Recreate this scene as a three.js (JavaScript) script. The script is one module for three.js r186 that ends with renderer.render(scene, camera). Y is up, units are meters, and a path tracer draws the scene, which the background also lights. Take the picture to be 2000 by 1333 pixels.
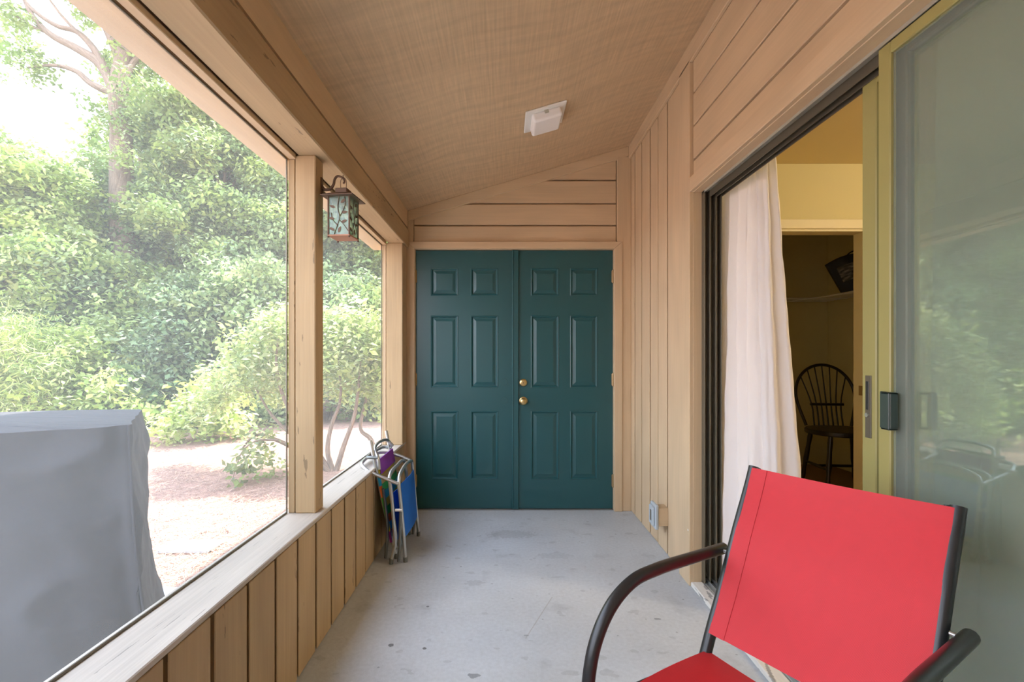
import * as THREE from 'three';
import { mergeGeometries } from 'three/addons/utils/BufferGeometryUtils.js';
import { ImprovedNoise } from 'three/addons/math/ImprovedNoise.js';
import { RoundedBoxGeometry } from 'three/addons/geometries/RoundedBoxGeometry.js';

// ---------------------------------------------------------------- camera, sky, sun, exposure
const scene = new THREE.Scene();
const F = 940, CX = 985, CY = 697, EYE = 1.2;               // focal length in pixels, vanishing point, eye height
const camera = new THREE.PerspectiveCamera(2 * Math.atan(666.5 / F) * 180 / Math.PI, 2000 / 1333, 0.05, 200);
camera.position.set(0, EYE, 0);
camera.lookAt(0, EYE, -10);
camera.setViewOffset(2000, 1333, 1000 - CX, 666.5 - CY, 2000, 1333);

const renderer = new THREE.WebGLRenderer({ antialias: true });
renderer.toneMapping = THREE.LinearToneMapping;
renderer.toneMappingExposure = 3.95;
renderer.shadowMap.enabled = true;

{ // bright hazy summer sky
  const W = 64, H = 32, d = new Float32Array(W * H * 4);
  for (let j = 0; j < H; j++) for (let i = 0; i < W; i++) {
    const up = Math.max(0, Math.sin(((j + 0.5) / H - 0.5) * Math.PI)), k = Math.pow(up, 0.6), o = (j * W + i) * 4;
    d[o] = 1.0 - 0.3 * k; d[o + 1] = 1.0 - 0.17 * k; d[o + 2] = 1.06 + 0.02 * k; d[o + 3] = 1;
  }
  const t = new THREE.DataTexture(d, W, H, THREE.RGBAFormat, THREE.FloatType);
  t.mapping = THREE.EquirectangularReflectionMapping; t.magFilter = THREE.LinearFilter; t.needsUpdate = true;
  scene.background = t; scene.environment = t; scene.backgroundIntensity = 1.5; scene.environmentIntensity = 1.5;
}
const sun = new THREE.DirectionalLight(0xfff3e2, 4.8);
sun.position.set(2.4, 9, -4); sun.target.position.set(-0.3, 0, 0); sun.castShadow = true; sun.shadow.radius = 1.5;
Object.assign(sun.shadow.camera, { left: -16, right: 16, top: 16, bottom: -16, near: 0.5, far: 60 });
sun.shadow.mapSize.set(2048, 2048);
scene.add(sun, sun.target);

// ---------------------------------------------------------------- helpers
let seed = 20240611;
const rnd = () => { seed = (seed + 0x6d2b79f5) | 0; let t = Math.imul(seed ^ (seed >>> 15), 1 | seed); t = (t + Math.imul(t ^ (t >>> 7), 61 | t)) ^ t; return ((t ^ (t >>> 14)) >>> 0) / 4294967296; };
const rr = (a, b) => a + (b - a) * rnd();
const noise = new ImprovedNoise(), N = (x, y = 0, z = 0) => noise.noise(x, y, z);
const fbm = (x, y, z = 0, o = 4) => { let s = 0, a = 0.5; for (let i = 0; i < o; i++) { s += a * N(x, y, z + i * 7.3); x *= 2.03; y *= 2.03; a *= 0.5; } return s; };
const V = (x, y, z) => new THREE.Vector3(x, y, z);
const taken = new Map();
const numbered = (n) => { const k = taken.get(n) ?? 0; taken.set(n, k + 1); return k ? n + '_' + String(k).padStart(3, '0') : n; };
const clampN = (x, a, b) => Math.min(b, Math.max(a, x));
// photograph position (px, py) at depth Z in front of the eye
const X = (px, Z) => (px - CX) / F * Z, Y = (py, Z) => EYE - (py - CY) / F * Z;

function shadows(o) { o.castShadow = o.receiveShadow = true; return o; }
function tag(o, label, category, group, kind) {
  if (label) o.userData.label = label;
  if (category) o.userData.category = category;
  if (group) o.userData.group = group;
  if (kind) o.userData.kind = kind;
  return o;
}
function thing(name, label, category, pos = [0, 0, 0], group, kind) {
  const g = new THREE.Group(); g.name = numbered(name); g.position.set(...pos); scene.add(g);
  return tag(g, label, category, group, kind);
}
const struct = (name, label, category, pos) => thing(name, label, category, pos, undefined, 'structure');
function clean(g) {
  g = g.index ? g.toNonIndexed() : g;
  for (const k of Object.keys(g.attributes)) if (!['position', 'normal', 'uv'].includes(k)) g.deleteAttribute(k);
  if (!g.attributes.normal) g.computeVertexNormals();
  if (!g.attributes.uv) g.setAttribute('uv', new THREE.BufferAttribute(new Float32Array(g.attributes.position.count * 2), 2));
  return g;
}
const join = (list) => { const a = list.map(clean); return a.length > 1 ? mergeGeometries(a) : a[0]; };
function part(name, geo, mat, parent, label) {
  const m = shadows(new THREE.Mesh(Array.isArray(geo) ? join(geo) : geo, mat));
  m.name = parent === scene ? numbered(name) : name; parent.add(m);
  if (label) m.userData.label = label;
  return m;
}
// planar uv in metres; u runs along the grain axis
function metreUV(g, grain = 0, du = 0, dv = 0) {
  g = clean(g);
  const p = g.attributes.position, uv = g.attributes.uv, a = V(), b = V(), c = V(), n = V();
  for (let i = 0; i < p.count; i += 3) {
    a.fromBufferAttribute(p, i); b.fromBufferAttribute(p, i + 1); c.fromBufferAttribute(p, i + 2);
    n.crossVectors(b.clone().sub(a), c.clone().sub(a));
    const w = [Math.abs(n.x), Math.abs(n.y), Math.abs(n.z)], k = w.indexOf(Math.max(...w)), ax = [0, 1, 2].filter((q) => q !== k);
    if (ax[1] === grain) ax.reverse();
    [a, b, c].forEach((v, q) => uv.setXY(i + q, v.getComponent(ax[0]) + du, v.getComponent(ax[1]) + dv));
  }
  return g;
}
// box with chamfered edges between two corners
function cbox(x0, x1, y0, y1, z0, z1, c = 0.002, grain = 0) {
  const lo = [Math.min(x0, x1), Math.min(y0, y1), Math.min(z0, z1)], hi = [Math.max(x0, x1), Math.max(y0, y1), Math.max(z0, z1)];
  c = Math.min(c, ...[0, 1, 2].map((i) => (hi[i] - lo[i]) * 0.4));
  const P = [], mid = [0, 1, 2].map((i) => (lo[i] + hi[i]) / 2);
  const vert = (s, ax) => [0, 1, 2].map((i) => (s[i] > 0 ? hi[i] : lo[i]) - (i === ax ? 0 : s[i] * c));
  const tri = (a, b, d) => {
    const u = V(...b).sub(V(...a)), w = V(...d).sub(V(...a)), n = u.cross(w), m = V((a[0] + b[0] + d[0]) / 3 - mid[0], (a[1] + b[1] + d[1]) / 3 - mid[1], (a[2] + b[2] + d[2]) / 3 - mid[2]);
    n.dot(m) >= 0 ? P.push(...a, ...b, ...d) : P.push(...a, ...d, ...b);
  };
  const quad = (a, b, d, e) => { tri(a, b, d); tri(a, d, e); };
  for (let ax = 0; ax < 3; ax++) {
    const [p, q] = [0, 1, 2].filter((i) => i !== ax);
    for (const s of [-1, 1]) {
      const S = (u, v) => { const r = [0, 0, 0]; r[ax] = s; r[p] = u; r[q] = v; return r; };
      quad(vert(S(-1, -1), ax), vert(S(1, -1), ax), vert(S(1, 1), ax), vert(S(-1, 1), ax));
    }
    for (const u of [-1, 1]) for (const v of [-1, 1]) {
      const S = (w) => { const r = [0, 0, 0]; r[ax] = w; r[p] = u; r[q] = v; return r; };
      quad(vert(S(-1), p), vert(S(1), p), vert(S(1), q), vert(S(-1), q));
    }
  }
  for (const i of [-1, 1]) for (const j of [-1, 1]) for (const k of [-1, 1]) { const S = [i, j, k]; tri(vert(S, 0), vert(S, 1), vert(S, 2)); }
  const g = new THREE.BufferGeometry();
  g.setAttribute('position', new THREE.BufferAttribute(new Float32Array(P), 3));
  g.computeVertexNormals();
  return metreUV(g, grain, rnd() * 7, rnd() * 7);
}
// polygon in the x-y plane pushed from z0 to z1
function prism(pts, z0, z1, grain = 0, bevel = 0) {
  const s = new THREE.Shape(pts.map((p) => new THREE.Vector2(p[0], p[1])));
  const g = new THREE.ExtrudeGeometry(s, { depth: Math.abs(z1 - z0) - 2 * bevel, bevelEnabled: bevel > 0, bevelThickness: bevel, bevelSize: bevel, bevelOffset: -bevel, bevelSegments: 1, steps: 1 });
  g.translate(0, 0, Math.min(z0, z1) + bevel);
  return metreUV(g, grain, rnd() * 7, rnd() * 7);
}
// tube along points with a radius that may change
function sweep(pts, radii, radial = 8, perSpan = 6, straight = false, closed = false) {
  const P = pts.map((p) => (p.isVector3 ? p : V(...p)));
  let curve;
  if (straight) { curve = new THREE.CurvePath(); for (let i = 0; i < P.length - 1; i++) curve.add(new THREE.LineCurve3(P[i], P[i + 1])); }
  else curve = new THREE.CatmullRomCurve3(P, closed, 'centripetal');
  const n = Math.max(1, (P.length - (closed ? 0 : 1)) * perSpan), at = [], tan = [];
  for (let i = 0; i <= n; i++) { at.push(curve.getPoint(i / n)); tan.push(curve.getTangent(Math.min(1, i / n))); }
  const R = Array.isArray(radii) ? radii : [radii], rad = (t) => { const k = t * (R.length - 1), i = Math.min(R.length - 2, Math.floor(k)); return R.length === 1 ? R[0] : R[i] + (R[i + 1] - R[i]) * (k - i); };
  const pos = [], nor = [], uv = [], idx = [];
  let side = Math.abs(tan[0].y) < 0.9 ? V(0, 1, 0) : V(1, 0, 0), len = 0;
  for (let i = 0; i <= n; i++) {
    side = side.clone().addScaledVector(tan[i], -side.dot(tan[i])).normalize();
    const up = tan[i].clone().cross(side), r = rad(i / n);
    if (i) len += at[i].distanceTo(at[i - 1]);
    for (let k = 0; k <= radial; k++) {
      const a = k / radial * Math.PI * 2, d = side.clone().multiplyScalar(Math.cos(a)).addScaledVector(up, Math.sin(a));
      pos.push(at[i].x + d.x * r, at[i].y + d.y * r, at[i].z + d.z * r); nor.push(d.x, d.y, d.z); uv.push(len, k / radial * 2 * Math.PI * r);
    }
  }
  for (let i = 0; i < n; i++) for (let k = 0; k < radial; k++) { const a = i * (radial + 1) + k, b = a + radial + 1; idx.push(a, a + 1, b, b, a + 1, b + 1); }
  if (!closed) for (const e of [0, n]) {
    const c = pos.length / 3, s = e ? 1 : -1;
    pos.push(at[e].x, at[e].y, at[e].z); nor.push(tan[e].x * s, tan[e].y * s, tan[e].z * s); uv.push(0, 0);
    for (let k = 0; k <= radial; k++) { const q = (e * (radial + 1) + k) * 3; pos.push(pos[q], pos[q + 1], pos[q + 2]); nor.push(tan[e].x * s, tan[e].y * s, tan[e].z * s); uv.push(0, 0); }
    for (let k = 0; k < radial; k++) e ? idx.push(c, c + 1 + k, c + 2 + k) : idx.push(c, c + 2 + k, c + 1 + k);
  }
  const g = new THREE.BufferGeometry();
  g.setAttribute('position', new THREE.BufferAttribute(new Float32Array(pos), 3));
  g.setAttribute('normal', new THREE.BufferAttribute(new Float32Array(nor), 3));
  g.setAttribute('uv', new THREE.BufferAttribute(new Float32Array(uv), 2));
  g.setIndex(idx);
  return clean(g);
}
// grid surface from a function (u, v) -> [x, y, z]
function surface(f, nu, nv, size = [1, 1]) {
  const pos = [], uv = [], idx = [];
  for (let j = 0; j <= nv; j++) for (let i = 0; i <= nu; i++) { pos.push(...f(i / nu, j / nv)); uv.push(i / nu * size[0], j / nv * size[1]); }
  for (let j = 0; j < nv; j++) for (let i = 0; i < nu; i++) { const a = j * (nu + 1) + i, b = a + nu + 1; idx.push(a, b, a + 1, b, b + 1, a + 1); }
  const g = new THREE.BufferGeometry();
  g.setAttribute('position', new THREE.BufferAttribute(new Float32Array(pos), 3));
  g.setAttribute('uv', new THREE.BufferAttribute(new Float32Array(uv), 2));
  g.setIndex(idx); g.computeVertexNormals();
  return clean(g);
}
// fabric or panel with thickness: a surface, the same surface moved along its normal, and a rim
function sheet(f, nu, nv, th, size = [1, 1]) {
  const nrm = (u, v) => { const e = 0.004, a = V(...f(Math.min(1, u + e), v)).sub(V(...f(Math.max(0, u - e), v))), b = V(...f(u, Math.min(1, v + e))).sub(V(...f(u, Math.max(0, v - e)))); return b.cross(a).normalize(); };
  const back = (u, v) => { const p = f(u, v), n = nrm(u, v); return [p[0] - n.x * th, p[1] - n.y * th, p[2] - n.z * th]; };
  const out = [surface(f, nu, nv, size), surface((u, v) => back(1 - u, v), nu, nv, size)];
  const rim = (g, h, n) => out.push(surface((u, v) => (v < 0.5 ? g(u) : h(u)), n, 1, [1, 0.02]));
  rim((u) => f(1 - u, 0), (u) => back(1 - u, 0), nu); rim((u) => f(u, 1), (u) => back(u, 1), nu);
  rim((u) => f(0, u), (u) => back(0, u), nv); rim((u) => f(1, 1 - u), (u) => back(1, 1 - u), nv);
  for (const [k, flip] of [[4, false], [5, true]]) { const q = out[k].attributes.uv; for (let i = 0; i < q.count; i++) { const u = q.getX(i); q.setXY(i, 0.01, (flip ? 1 - u : u) * size[1]); } }
  return join(out);
}
function texture(W, H, fn, srgb = true, rx = 1, ry = 1) {
  const d = new Uint8Array(W * H * 4);
  for (let j = 0; j < H; j++) for (let i = 0; i < W; i++) { const c = fn(i / W, j / H), o = (j * W + i) * 4; for (let k = 0; k < 3; k++) d[o + k] = clampN(c[k] ?? c[0], 0, 255); d[o + 3] = 255; }
  const t = new THREE.DataTexture(d, W, H); t.wrapS = t.wrapT = THREE.RepeatWrapping; t.magFilter = THREE.LinearFilter; t.minFilter = THREE.LinearMipmapLinearFilter; t.generateMipmaps = true;
  if (srgb) t.colorSpace = THREE.SRGBColorSpace;
  t.repeat.set(rx, ry); t.needsUpdate = true;
  return t;
}
// noise that repeats every 1 in u and v
const tile = (u, v, fu, fv, s = 0) => { const a = u * Math.PI * 2, b = v * Math.PI * 2, ru = fu / 6.283, rv = fv / 6.283; return N(Math.cos(a) * ru + 11 + s, Math.sin(a) * ru + Math.cos(b) * rv + 5, Math.sin(b) * rv + 3 + s * 1.7); };
const std = (o) => new THREE.MeshStandardMaterial(o), phy = (o) => new THREE.MeshPhysicalMaterial(o);

// ---------------------------------------------------------------- materials
// painted boards: fine grain along u
const grainH = (u, v) => 0.55 * tile(u, v, 5, 90) + 0.35 * tile(u, v, 12, 220, 4) + 0.25 * tile(u, v, 3, 30, 9);
const grainBump = texture(512, 512, (u, v) => [128 + 90 * grainH(u, v)], false, 0.6, 1);
const tanTex = texture(512, 512, (u, v) => { const k = 1 + 0.035 * grainH(u, v) + 0.04 * tile(u, v, 6, 9, 2); return [208 * k, 182 * k, 146 * k]; }, true, 0.6, 1);
const wornTex = texture(1024, 512, (u, v) => {
  let k = 1 + 0.05 * grainH(u, v) + 0.06 * tile(u, v, 5, 8, 2);
  const w = tile(u, v, 9, 50, 6) + 0.6 * tile(u, v, 40, 120, 8), m = tile(u, v, 3, 6, 3);
  if (w > 0.6 && m > 0.05) k *= 0.78;
  return [186 * k, 160 * k, 122 * k];
}, true, 0.6, 1.2);
const sillTex = texture(1024, 512, (u, v) => {
  let k = 1 + 0.07 * grainH(u, v) + 0.06 * tile(u, v, 7, 7, 2);
  const w = tile(u, v, 6, 80, 6) + 0.5 * tile(u, v, 30, 140, 8);
  if (w > 0.58 && tile(u, v, 4, 5, 3) > 0) k *= 0.82;
  return [194 * k, 185 * k, 172 * k];
}, true, 0.6, 2);
const M = {
  tan: std({ map: tanTex, bumpMap: grainBump, bumpScale: 0.0006, roughness: 0.62 }),
  worn: std({ map: wornTex, bumpMap: grainBump, bumpScale: 0.0009, roughness: 0.75 }),
  sill: std({ map: sillTex, bumpMap: grainBump, bumpScale: 0.0012, roughness: 0.6 }),
  green: phy({ color: 0x1b5054, roughness: 0.36, clearcoat: 0.25, clearcoatRoughness: 0.3, bumpMap: texture(256, 256, (u, v) => [128 + 60 * tile(u, v, 60, 14)], false, 3, 3), bumpScale: 0.0003 }),
  brass: std({ color: 0xd8c08a, metalness: 1, roughness: 0.28 }),
  hinge: std({ color: 0xb49a72, metalness: 0.8, roughness: 0.45 }),
  bronze: std({ color: 0x6b6454, metalness: 0.3, roughness: 0.42 }),
  bronzeLight: std({ color: 0xb3b0a0, metalness: 0.3, roughness: 0.4 }),
  olive: phy({ color: 0xa39a5e, roughness: 0.38, clearcoat: 0.2, clearcoatRoughness: 0.4 }),
  black: phy({ color: 0x2b2c2d, roughness: 0.34, metalness: 0.2, clearcoat: 0.35, clearcoatRoughness: 0.35 }),
  handle: phy({ color: 0x2e423f, roughness: 0.35, clearcoat: 0.3 }),
  white: std({ color: 0xeeebe2, roughness: 0.55 }),
  lens: phy({ color: 0xf8f5f0, roughness: 0.35 }),
  glass: phy({ color: 0xdde8df, roughness: 0.02, transmission: 1, thickness: 0, ior: 2.9 }),
  alu: std({ color: 0xc9ccca, metalness: 0.9, roughness: 0.34 }),
  aluDark: std({ color: 0x7f8380, metalness: 0.7, roughness: 0.45 }),
  screen: phy({ color: 0xd9dedb, roughness: 1, transmission: 0.5, thickness: 0, transparent: true, opacity: 0.11 }),
  screenDoor: phy({ color: 0xbccabd, roughness: 1, transmission: 0.5, thickness: 0, transparent: true, opacity: 0.26 }),
  wallIn: std({ color: 0xdcd09a, roughness: 0.85 }),
  ceilIn: std({ color: 0xdfcd9b, roughness: 0.9 }),
  trimIn: std({ color: 0xe9dcae, roughness: 0.5 }),
  carpet: std({ color: 0x9d7d55, roughness: 1 }),
  darkwood: phy({ color: 0x1d1613, roughness: 0.4, clearcoat: 0.3 }),
  grayBox: std({ color: 0xb4bcc0, roughness: 0.45 }),
  iron: std({ color: 0x6b5546, metalness: 0.5, roughness: 0.55 }),
  lanternGlass: phy({ color: 0xe6f5ee, roughness: 0.2, transmission: 0.9, thickness: 0 }),
  rust: std({ color: 0xb5856b, metalness: 0.3, roughness: 0.6 }),
};

// ---------------------------------------------------------------- porch shell
const ZB = 3.753, XR = 0.985, XL = -0.765, ZN = 1.6;       // back wall depth, right and left faces, how far the porch goes on behind the eye
const ceilY = (x) => 2.553 + 0.2915 * x;

{ // concrete floor
  const f = struct('floor', 'pale grey concrete porch floor with faint stains', 'floor');
  const tex = texture(1024, 2048, (u, v) => {
    const x = -0.95 + u * 1.97, z = -3.85 + v * 5.5;
    let k = 1 + 0.10 * fbm(x * 2.2, z * 2.2, 1, 5) + 0.035 * N(x * 60, z * 60, 2) + 0.03 * N(x * 180, z * 180, 5);
    const s = fbm(x * 5 + 9, z * 5, 4, 4); if (s > 0.22) k *= 1 - 0.35 * (s - 0.22);
    const w = fbm(x * 9 + 3, z * 14, 8, 3); if (w > 0.3) k *= 0.93;
    const sp = N(x * 38 + 5, z * 38, 11); if (sp > 0.72) k *= 0.8;
    const g = fbm(x * 1.3 + 4, z * 1.1, 6, 3);
    let r = 190 * k + 5 * g, gg = 196 * k, b = 200 * k - 7 * g;
    const blot = (bx, bz, sx, sz, d) => { const q = ((x - bx) / sx) ** 2 + ((z - bz) / sz) ** 2 + 1.2 * N(x * 55, z * 55, 3); if (q < 1) { r *= d; gg *= d; b *= d; } };
    blot(-0.115, -1.81, 0.022, 0.014, 0.74); blot(0.095, -2.07, 0.014, 0.006, 0.82); blot(-0.33, -1.98, 0.008, 0.008, 0.55); blot(-0.37, -2.31, 0.008, 0.008, 0.6);
    blot(0.05, -3.25, 0.16, 0.07, 0.93); blot(-0.16, -2.55, 0.05, 0.03, 0.93); blot(0.7, -2.2, 0.015, 0.008, 0.75); blot(-0.47, -2.0, 0.01, 0.01, 0.6); blot(0.3, -2.9, 0.1, 0.04, 0.95);
    if (Math.abs((x - 0.09) - (z + 2.05) * -0.42) < 0.0025 && z < -2.05 && z > -2.4) { r *= 0.9; gg *= 0.88; b *= 0.86; }
    return [r, gg, b];
  });
  const bump = texture(512, 512, (u, v) => [128 + 50 * tile(u, v, 40, 40) + 40 * tile(u, v, 110, 110, 3)], false, 3, 8);
  const g = clean(new THREE.BoxGeometry(1.97, 0.2, 5.5)); g.translate(0.035, -0.1, -1.1);
  const p = g.attributes.position; for (let i = 0; i < p.count; i++) g.attributes.uv.setXY(i, (p.getX(i) + 0.95) / 1.97, (p.getZ(i) + 3.85) / 5.5);
  part('slab', g, std({ map: tex, bumpMap: bump, bumpScale: 0.0008, roughness: 0.58 }), f);
}
{ // plywood ceiling
  const c = struct('ceiling', 'sloping tan plywood porch ceiling with rough saw marks', 'ceiling');
  const h = (u, v) => {
    const x = u * 2, z = v * 4, wob = 0.18 * N(x * 1.7, z * 0.9, 2) + 0.04 * N(x * 6, z * 3, 4);
    const rings = fbm(x * 2.6, (z + wob * 0.45) * 22, 3, 5), saw = N(x * 85, z * 2.2, 9) * (0.5 + 0.5 * N(x * 2, z * 1.2, 6)), saw2 = N(x * 170, z * 6, 12);
    return [rings, saw, saw2];
  };
  const tex = texture(1024, 2048, (u, v) => {
    const [a, b, d] = h(u, v); let k = 1 + 0.10 * a + 0.07 * b + 0.05 * d;
    if (a > 0.28) k *= 1 - 0.35 * (a - 0.28);
    return [208 * k, 180 * k, 143 * k];
  });
  const bump = texture(1024, 2048, (u, v) => { const [a, b, d] = h(u, v); return [128 - 120 * a + 60 * b + 40 * d]; }, false);
  const mat = std({ map: tex, bumpMap: bump, bumpScale: 0.001, roughness: 0.75 });
  const g = prism([[-1.02, ceilY(-1.02)], [0.995, ceilY(0.995)], [0.995, ceilY(0.995) + 0.16], [-1.02, ceilY(-1.02) + 0.16]], -ZB - 0.1, ZN);
  const p = g.attributes.position; for (let i = 0; i < p.count; i++) g.attributes.uv.setXY(i, p.getX(i) / 2 + 0.6, p.getZ(i) / 4);
  part('plywood', g, mat, c);
}
{ // roof over the house and the store behind the doors
  const r = struct('roof', 'low sloping roof over the house beside the porch', 'roof');
  const roofMat = std({ color: 0x6d635a, roughness: 0.95 });
  part('roof_deck', prism([[-1.1, ceilY(-1.1) + 0.17], [5, ceilY(5) + 0.17], [5, ceilY(5) + 0.3], [-1.1, ceilY(-1.1) + 0.3]], -5.4, ZN + 0.05), roofMat, r);
  part('fascia', cbox(-1.06, -1.022, 2.1, 2.4, -ZB - 0.1, ZN, 0.003, 2), M.tan, r);
}
{ // beam with a plate above, along the open side
  const b = struct('trim_1', 'long tan timber beam carrying the ceiling on the open side', 'beam');
  part('beam', cbox(-0.742, -0.868, 2.046, 2.184, -ZB, ZN, 0.005, 2), M.worn, b);
  part('plate', prism([[-0.752, 2.204], [-0.752, ceilY(-0.752)], [-0.868, ceilY(-0.868)], [-0.868, 2.204]], -ZB, ZN, 2), M.tan, b);
  part('spacer', cbox(-0.775, -0.86, 2.18, 2.21, -ZB, ZN, 0.001, 2), M.tan, b);
  part('outer_board', cbox(-0.918, -1.02, 2.03, 2.235, -ZB, ZN, 0.003, 2), M.tan, b);
  const st = struct('trim_2', 'thin tan stop strip under the outer edge of the beam', 'trim');
  part('stop', cbox(-0.874, -0.905, 2.03, 2.05, -3.57, ZN, 0.002, 2), M.tan, st);
}
function post(label, x0, x1, Z0, Z1, top = 2.046) {
  const p = struct('porch_post', label, 'post');
  part('post', cbox(x0, x1, 0.542, top, -Z0, -Z1, 0.004, 1), M.worn, p);
  return p;
}
const post1 = post('weathered tan square post with a hanging lantern beside it', -0.792, -0.877, 2.018, 2.106);
part('stop', cbox(-0.881, -0.908, 0.543, 2.03, -2.022, -2.1, 0.002, 1), M.worn, post1);
const post2 = post('tan corner post against the wall of the green doors', -0.756, -0.877, 3.574, 3.745);
part('stop', cbox(-0.88, -0.908, 0.543, 2.03, -3.576, -3.68, 0.002, 1), M.tan, post2);
post('tan square post of the open side behind the camera', -0.792, -0.877, 0.22, 0.308);
post('tan end post of the open side behind the camera', -0.792, -0.877, -1.55, -1.46);

{ // end wall of the porch behind the camera
  const w = struct('wall_front', 'tan boarded end wall of the porch behind the camera', 'wall');
  part('backing', prism([[-0.92, 0], [1.0, 0], [1.0, ceilY(1)], [-0.92, ceilY(-0.92)]], ZN + 0.02, ZN + 0.1, 1), M.tan, w);
  for (let x = -0.9; x < 0.98; x += 0.176) part('board', prism([[x, 0], [Math.min(0.985, x + 0.164), 0], [Math.min(0.985, x + 0.164), ceilY(x)], [x, ceilY(x)]], ZN, ZN + 0.021, 1), M.tan, w);
}
{ // low boarded wall of the open side
  const w = struct('wall_left', 'low wall of weathered tan upright boards under the screen', 'wall');
  part('backing', cbox(-0.795, -0.9, 0, 0.52, -ZB, ZN, 0.001, 1), M.worn, w);
  const first = 2.6485 + 0.174 * 6;
  for (let k = 0; k < 32; k++) {
    const Z1 = first - k * 0.174, Z0 = Math.max(Z1 - 0.157, -ZN); let Zt = Math.min(Z1, ZB - 0.01);
    if (Z1 < -ZN) break;
    const xf = XL + rr(-0.0015, 0.0015);          // rebated board: a thin lip stands over the channel
    part('board', [cbox(xf, xf - 0.006, 0.004, 0.5205, -Zt, -Z0, 0.002, 1), cbox(xf - 0.005, -0.796, 0.004, 0.5205, -Zt, -Z0 - 0.014, 0.001, 1)], M.worn, w);
  }
  const s = struct('trim_3', 'weathered tan sill board capping the low wall', 'sill');
  part('sill_board', cbox(-0.764, -0.935, 0.5235, 0.542, -ZB, ZN, 0.003, 2), M.sill, s);
}
for (const [label, za, zb] of [['large insect screen to the left of the lantern post', -2.02, -0.308], ['narrow insect screen between the lantern post and the corner post', -3.575, -2.1], ['insect screen of the open side behind the camera', -0.22, 1.46]]) {
  const s = thing('insect_screen', label, 'screen', [-0.912, 0.543, (za + zb) / 2]);
  const w = (zb - za) / 2;
  part('mesh', cbox(-0.0005, 0.0005, 0, 1.49, -w, w, 0.0001), M.screen, s);
  part('spline', [cbox(-0.003, 0.003, 0, 0.006, -w, w, 0.001), cbox(-0.003, 0.003, 1.482, 1.488, -w, w, 0.001), cbox(-0.003, 0.003, 0, 1.488, -w, -w + 0.006, 0.001), cbox(-0.003, 0.003, 0, 1.488, w - 0.006, w, 0.001)], M.bronze, s, 'dark cord round the screen');
}

// ---------------------------------------------------------------- back wall with the green doors
const SB = F / ZB, bx = (px) => (px - CX) / SB, by = (py) => EYE - (py - CY) / SB;
{
  const w = struct('wall_back', 'end wall of tan boards above the green double doors', 'wall');
  part('backing', prism([[-0.9, 2.05], [1.0, 2.05], [1.0, ceilY(1)], [-0.9, ceilY(-0.9)]], -ZB - 0.1, -ZB - 0.03), M.tan, w);
  part('backing', [cbox(-0.9, -0.697, 0, 2.05, -ZB - 0.1, -ZB - 0.03), cbox(0.852, 1.0, 0, 2.05, -ZB - 0.1, -ZB - 0.03)], M.tan, w);
  const rows = [[2.085, 2.217], [2.2295, 2.3875], [2.4, 2.5705], [2.5825, 2.82]];
  for (const [a, b] of rows) {
    const lim = (x) => ceilY(x) - 0.03, xa = Math.max(-0.705, (a - 2.523) / 0.2915), pts = [[xa, a], [0.872, a], [0.872, Math.min(b, lim(0.872))]];
    const xb = (b - 2.523) / 0.2915;
    if (xb < 0.872) pts.push([Math.max(-0.705, xb), b]);
    if (xa <= -0.705) pts.push([-0.705, Math.min(b, lim(-0.705))]);
    const u = pts.filter((p, i) => i === 0 || Math.hypot(p[0] - pts[i - 1][0], p[1] - pts[i - 1][1]) > 1e-4);
    part('board', prism(u, -ZB - 0.031, -ZB + rr(-0.001, 0.001), 0, 0.003), M.tan, w);
  }
  part('rake_board', prism([[-0.75, ceilY(-0.75) - 0.078], [0.965, ceilY(0.965) - 0.078], [0.965, ceilY(0.965)], [-0.75, ceilY(-0.75)]], -ZB - 0.012, -ZB + 0.019, 0, 0.003), M.tan, w);
  part('corner_board', cbox(0.876, 0.984, 0, 2.75, -ZB - 0.012, -ZB + 0.02, 0.003, 1), M.tan, w);
  part('corner_board', cbox(-0.752, -0.708, 2.09, 2.262, -ZB - 0.012, -ZB + 0.012, 0.003, 1), M.tan, w);
  const c = struct('trim_4', 'tan casing round the green double doors', 'casing');
  const [o0, i0, i1, o1, it, ot] = [-0.757, -0.694, 0.852, 0.914, 2.036, 2.091], zf = -ZB + 0.03, zb = -ZB - 0.05;
  part('casing_top', prism([[o0, ot], [i0, it], [i1, it], [o1, ot]], -ZB + 0.0, zf, 0, 0.003), M.tan, c);
  part('casing_side', prism([[o0, 0], [i0, 0], [i0, it], [o0, ot]], -ZB, zf, 1, 0.003), M.tan, c);
  part('casing_side', prism([[i1, 0], [o1, 0], [o1, ot], [i1, it]], -ZB, zf, 1, 0.003), M.tan, c);
  part('door_frame', [cbox(i0 - 0.03, i0 + 0.002, 0, it + 0.02, zb, -ZB, 0.001), cbox(i1 - 0.002, i1 + 0.03, 0, it + 0.02, zb, -ZB, 0.001), cbox(i0, i1, it - 0.001, it + 0.03, zb, -ZB, 0.001)], M.tan, c);
  part('threshold', cbox(i0, i1, 0, 0.008, -ZB - 0.09, -ZB - 0.004, 0.002), M.aluDark, c);
}
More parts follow.
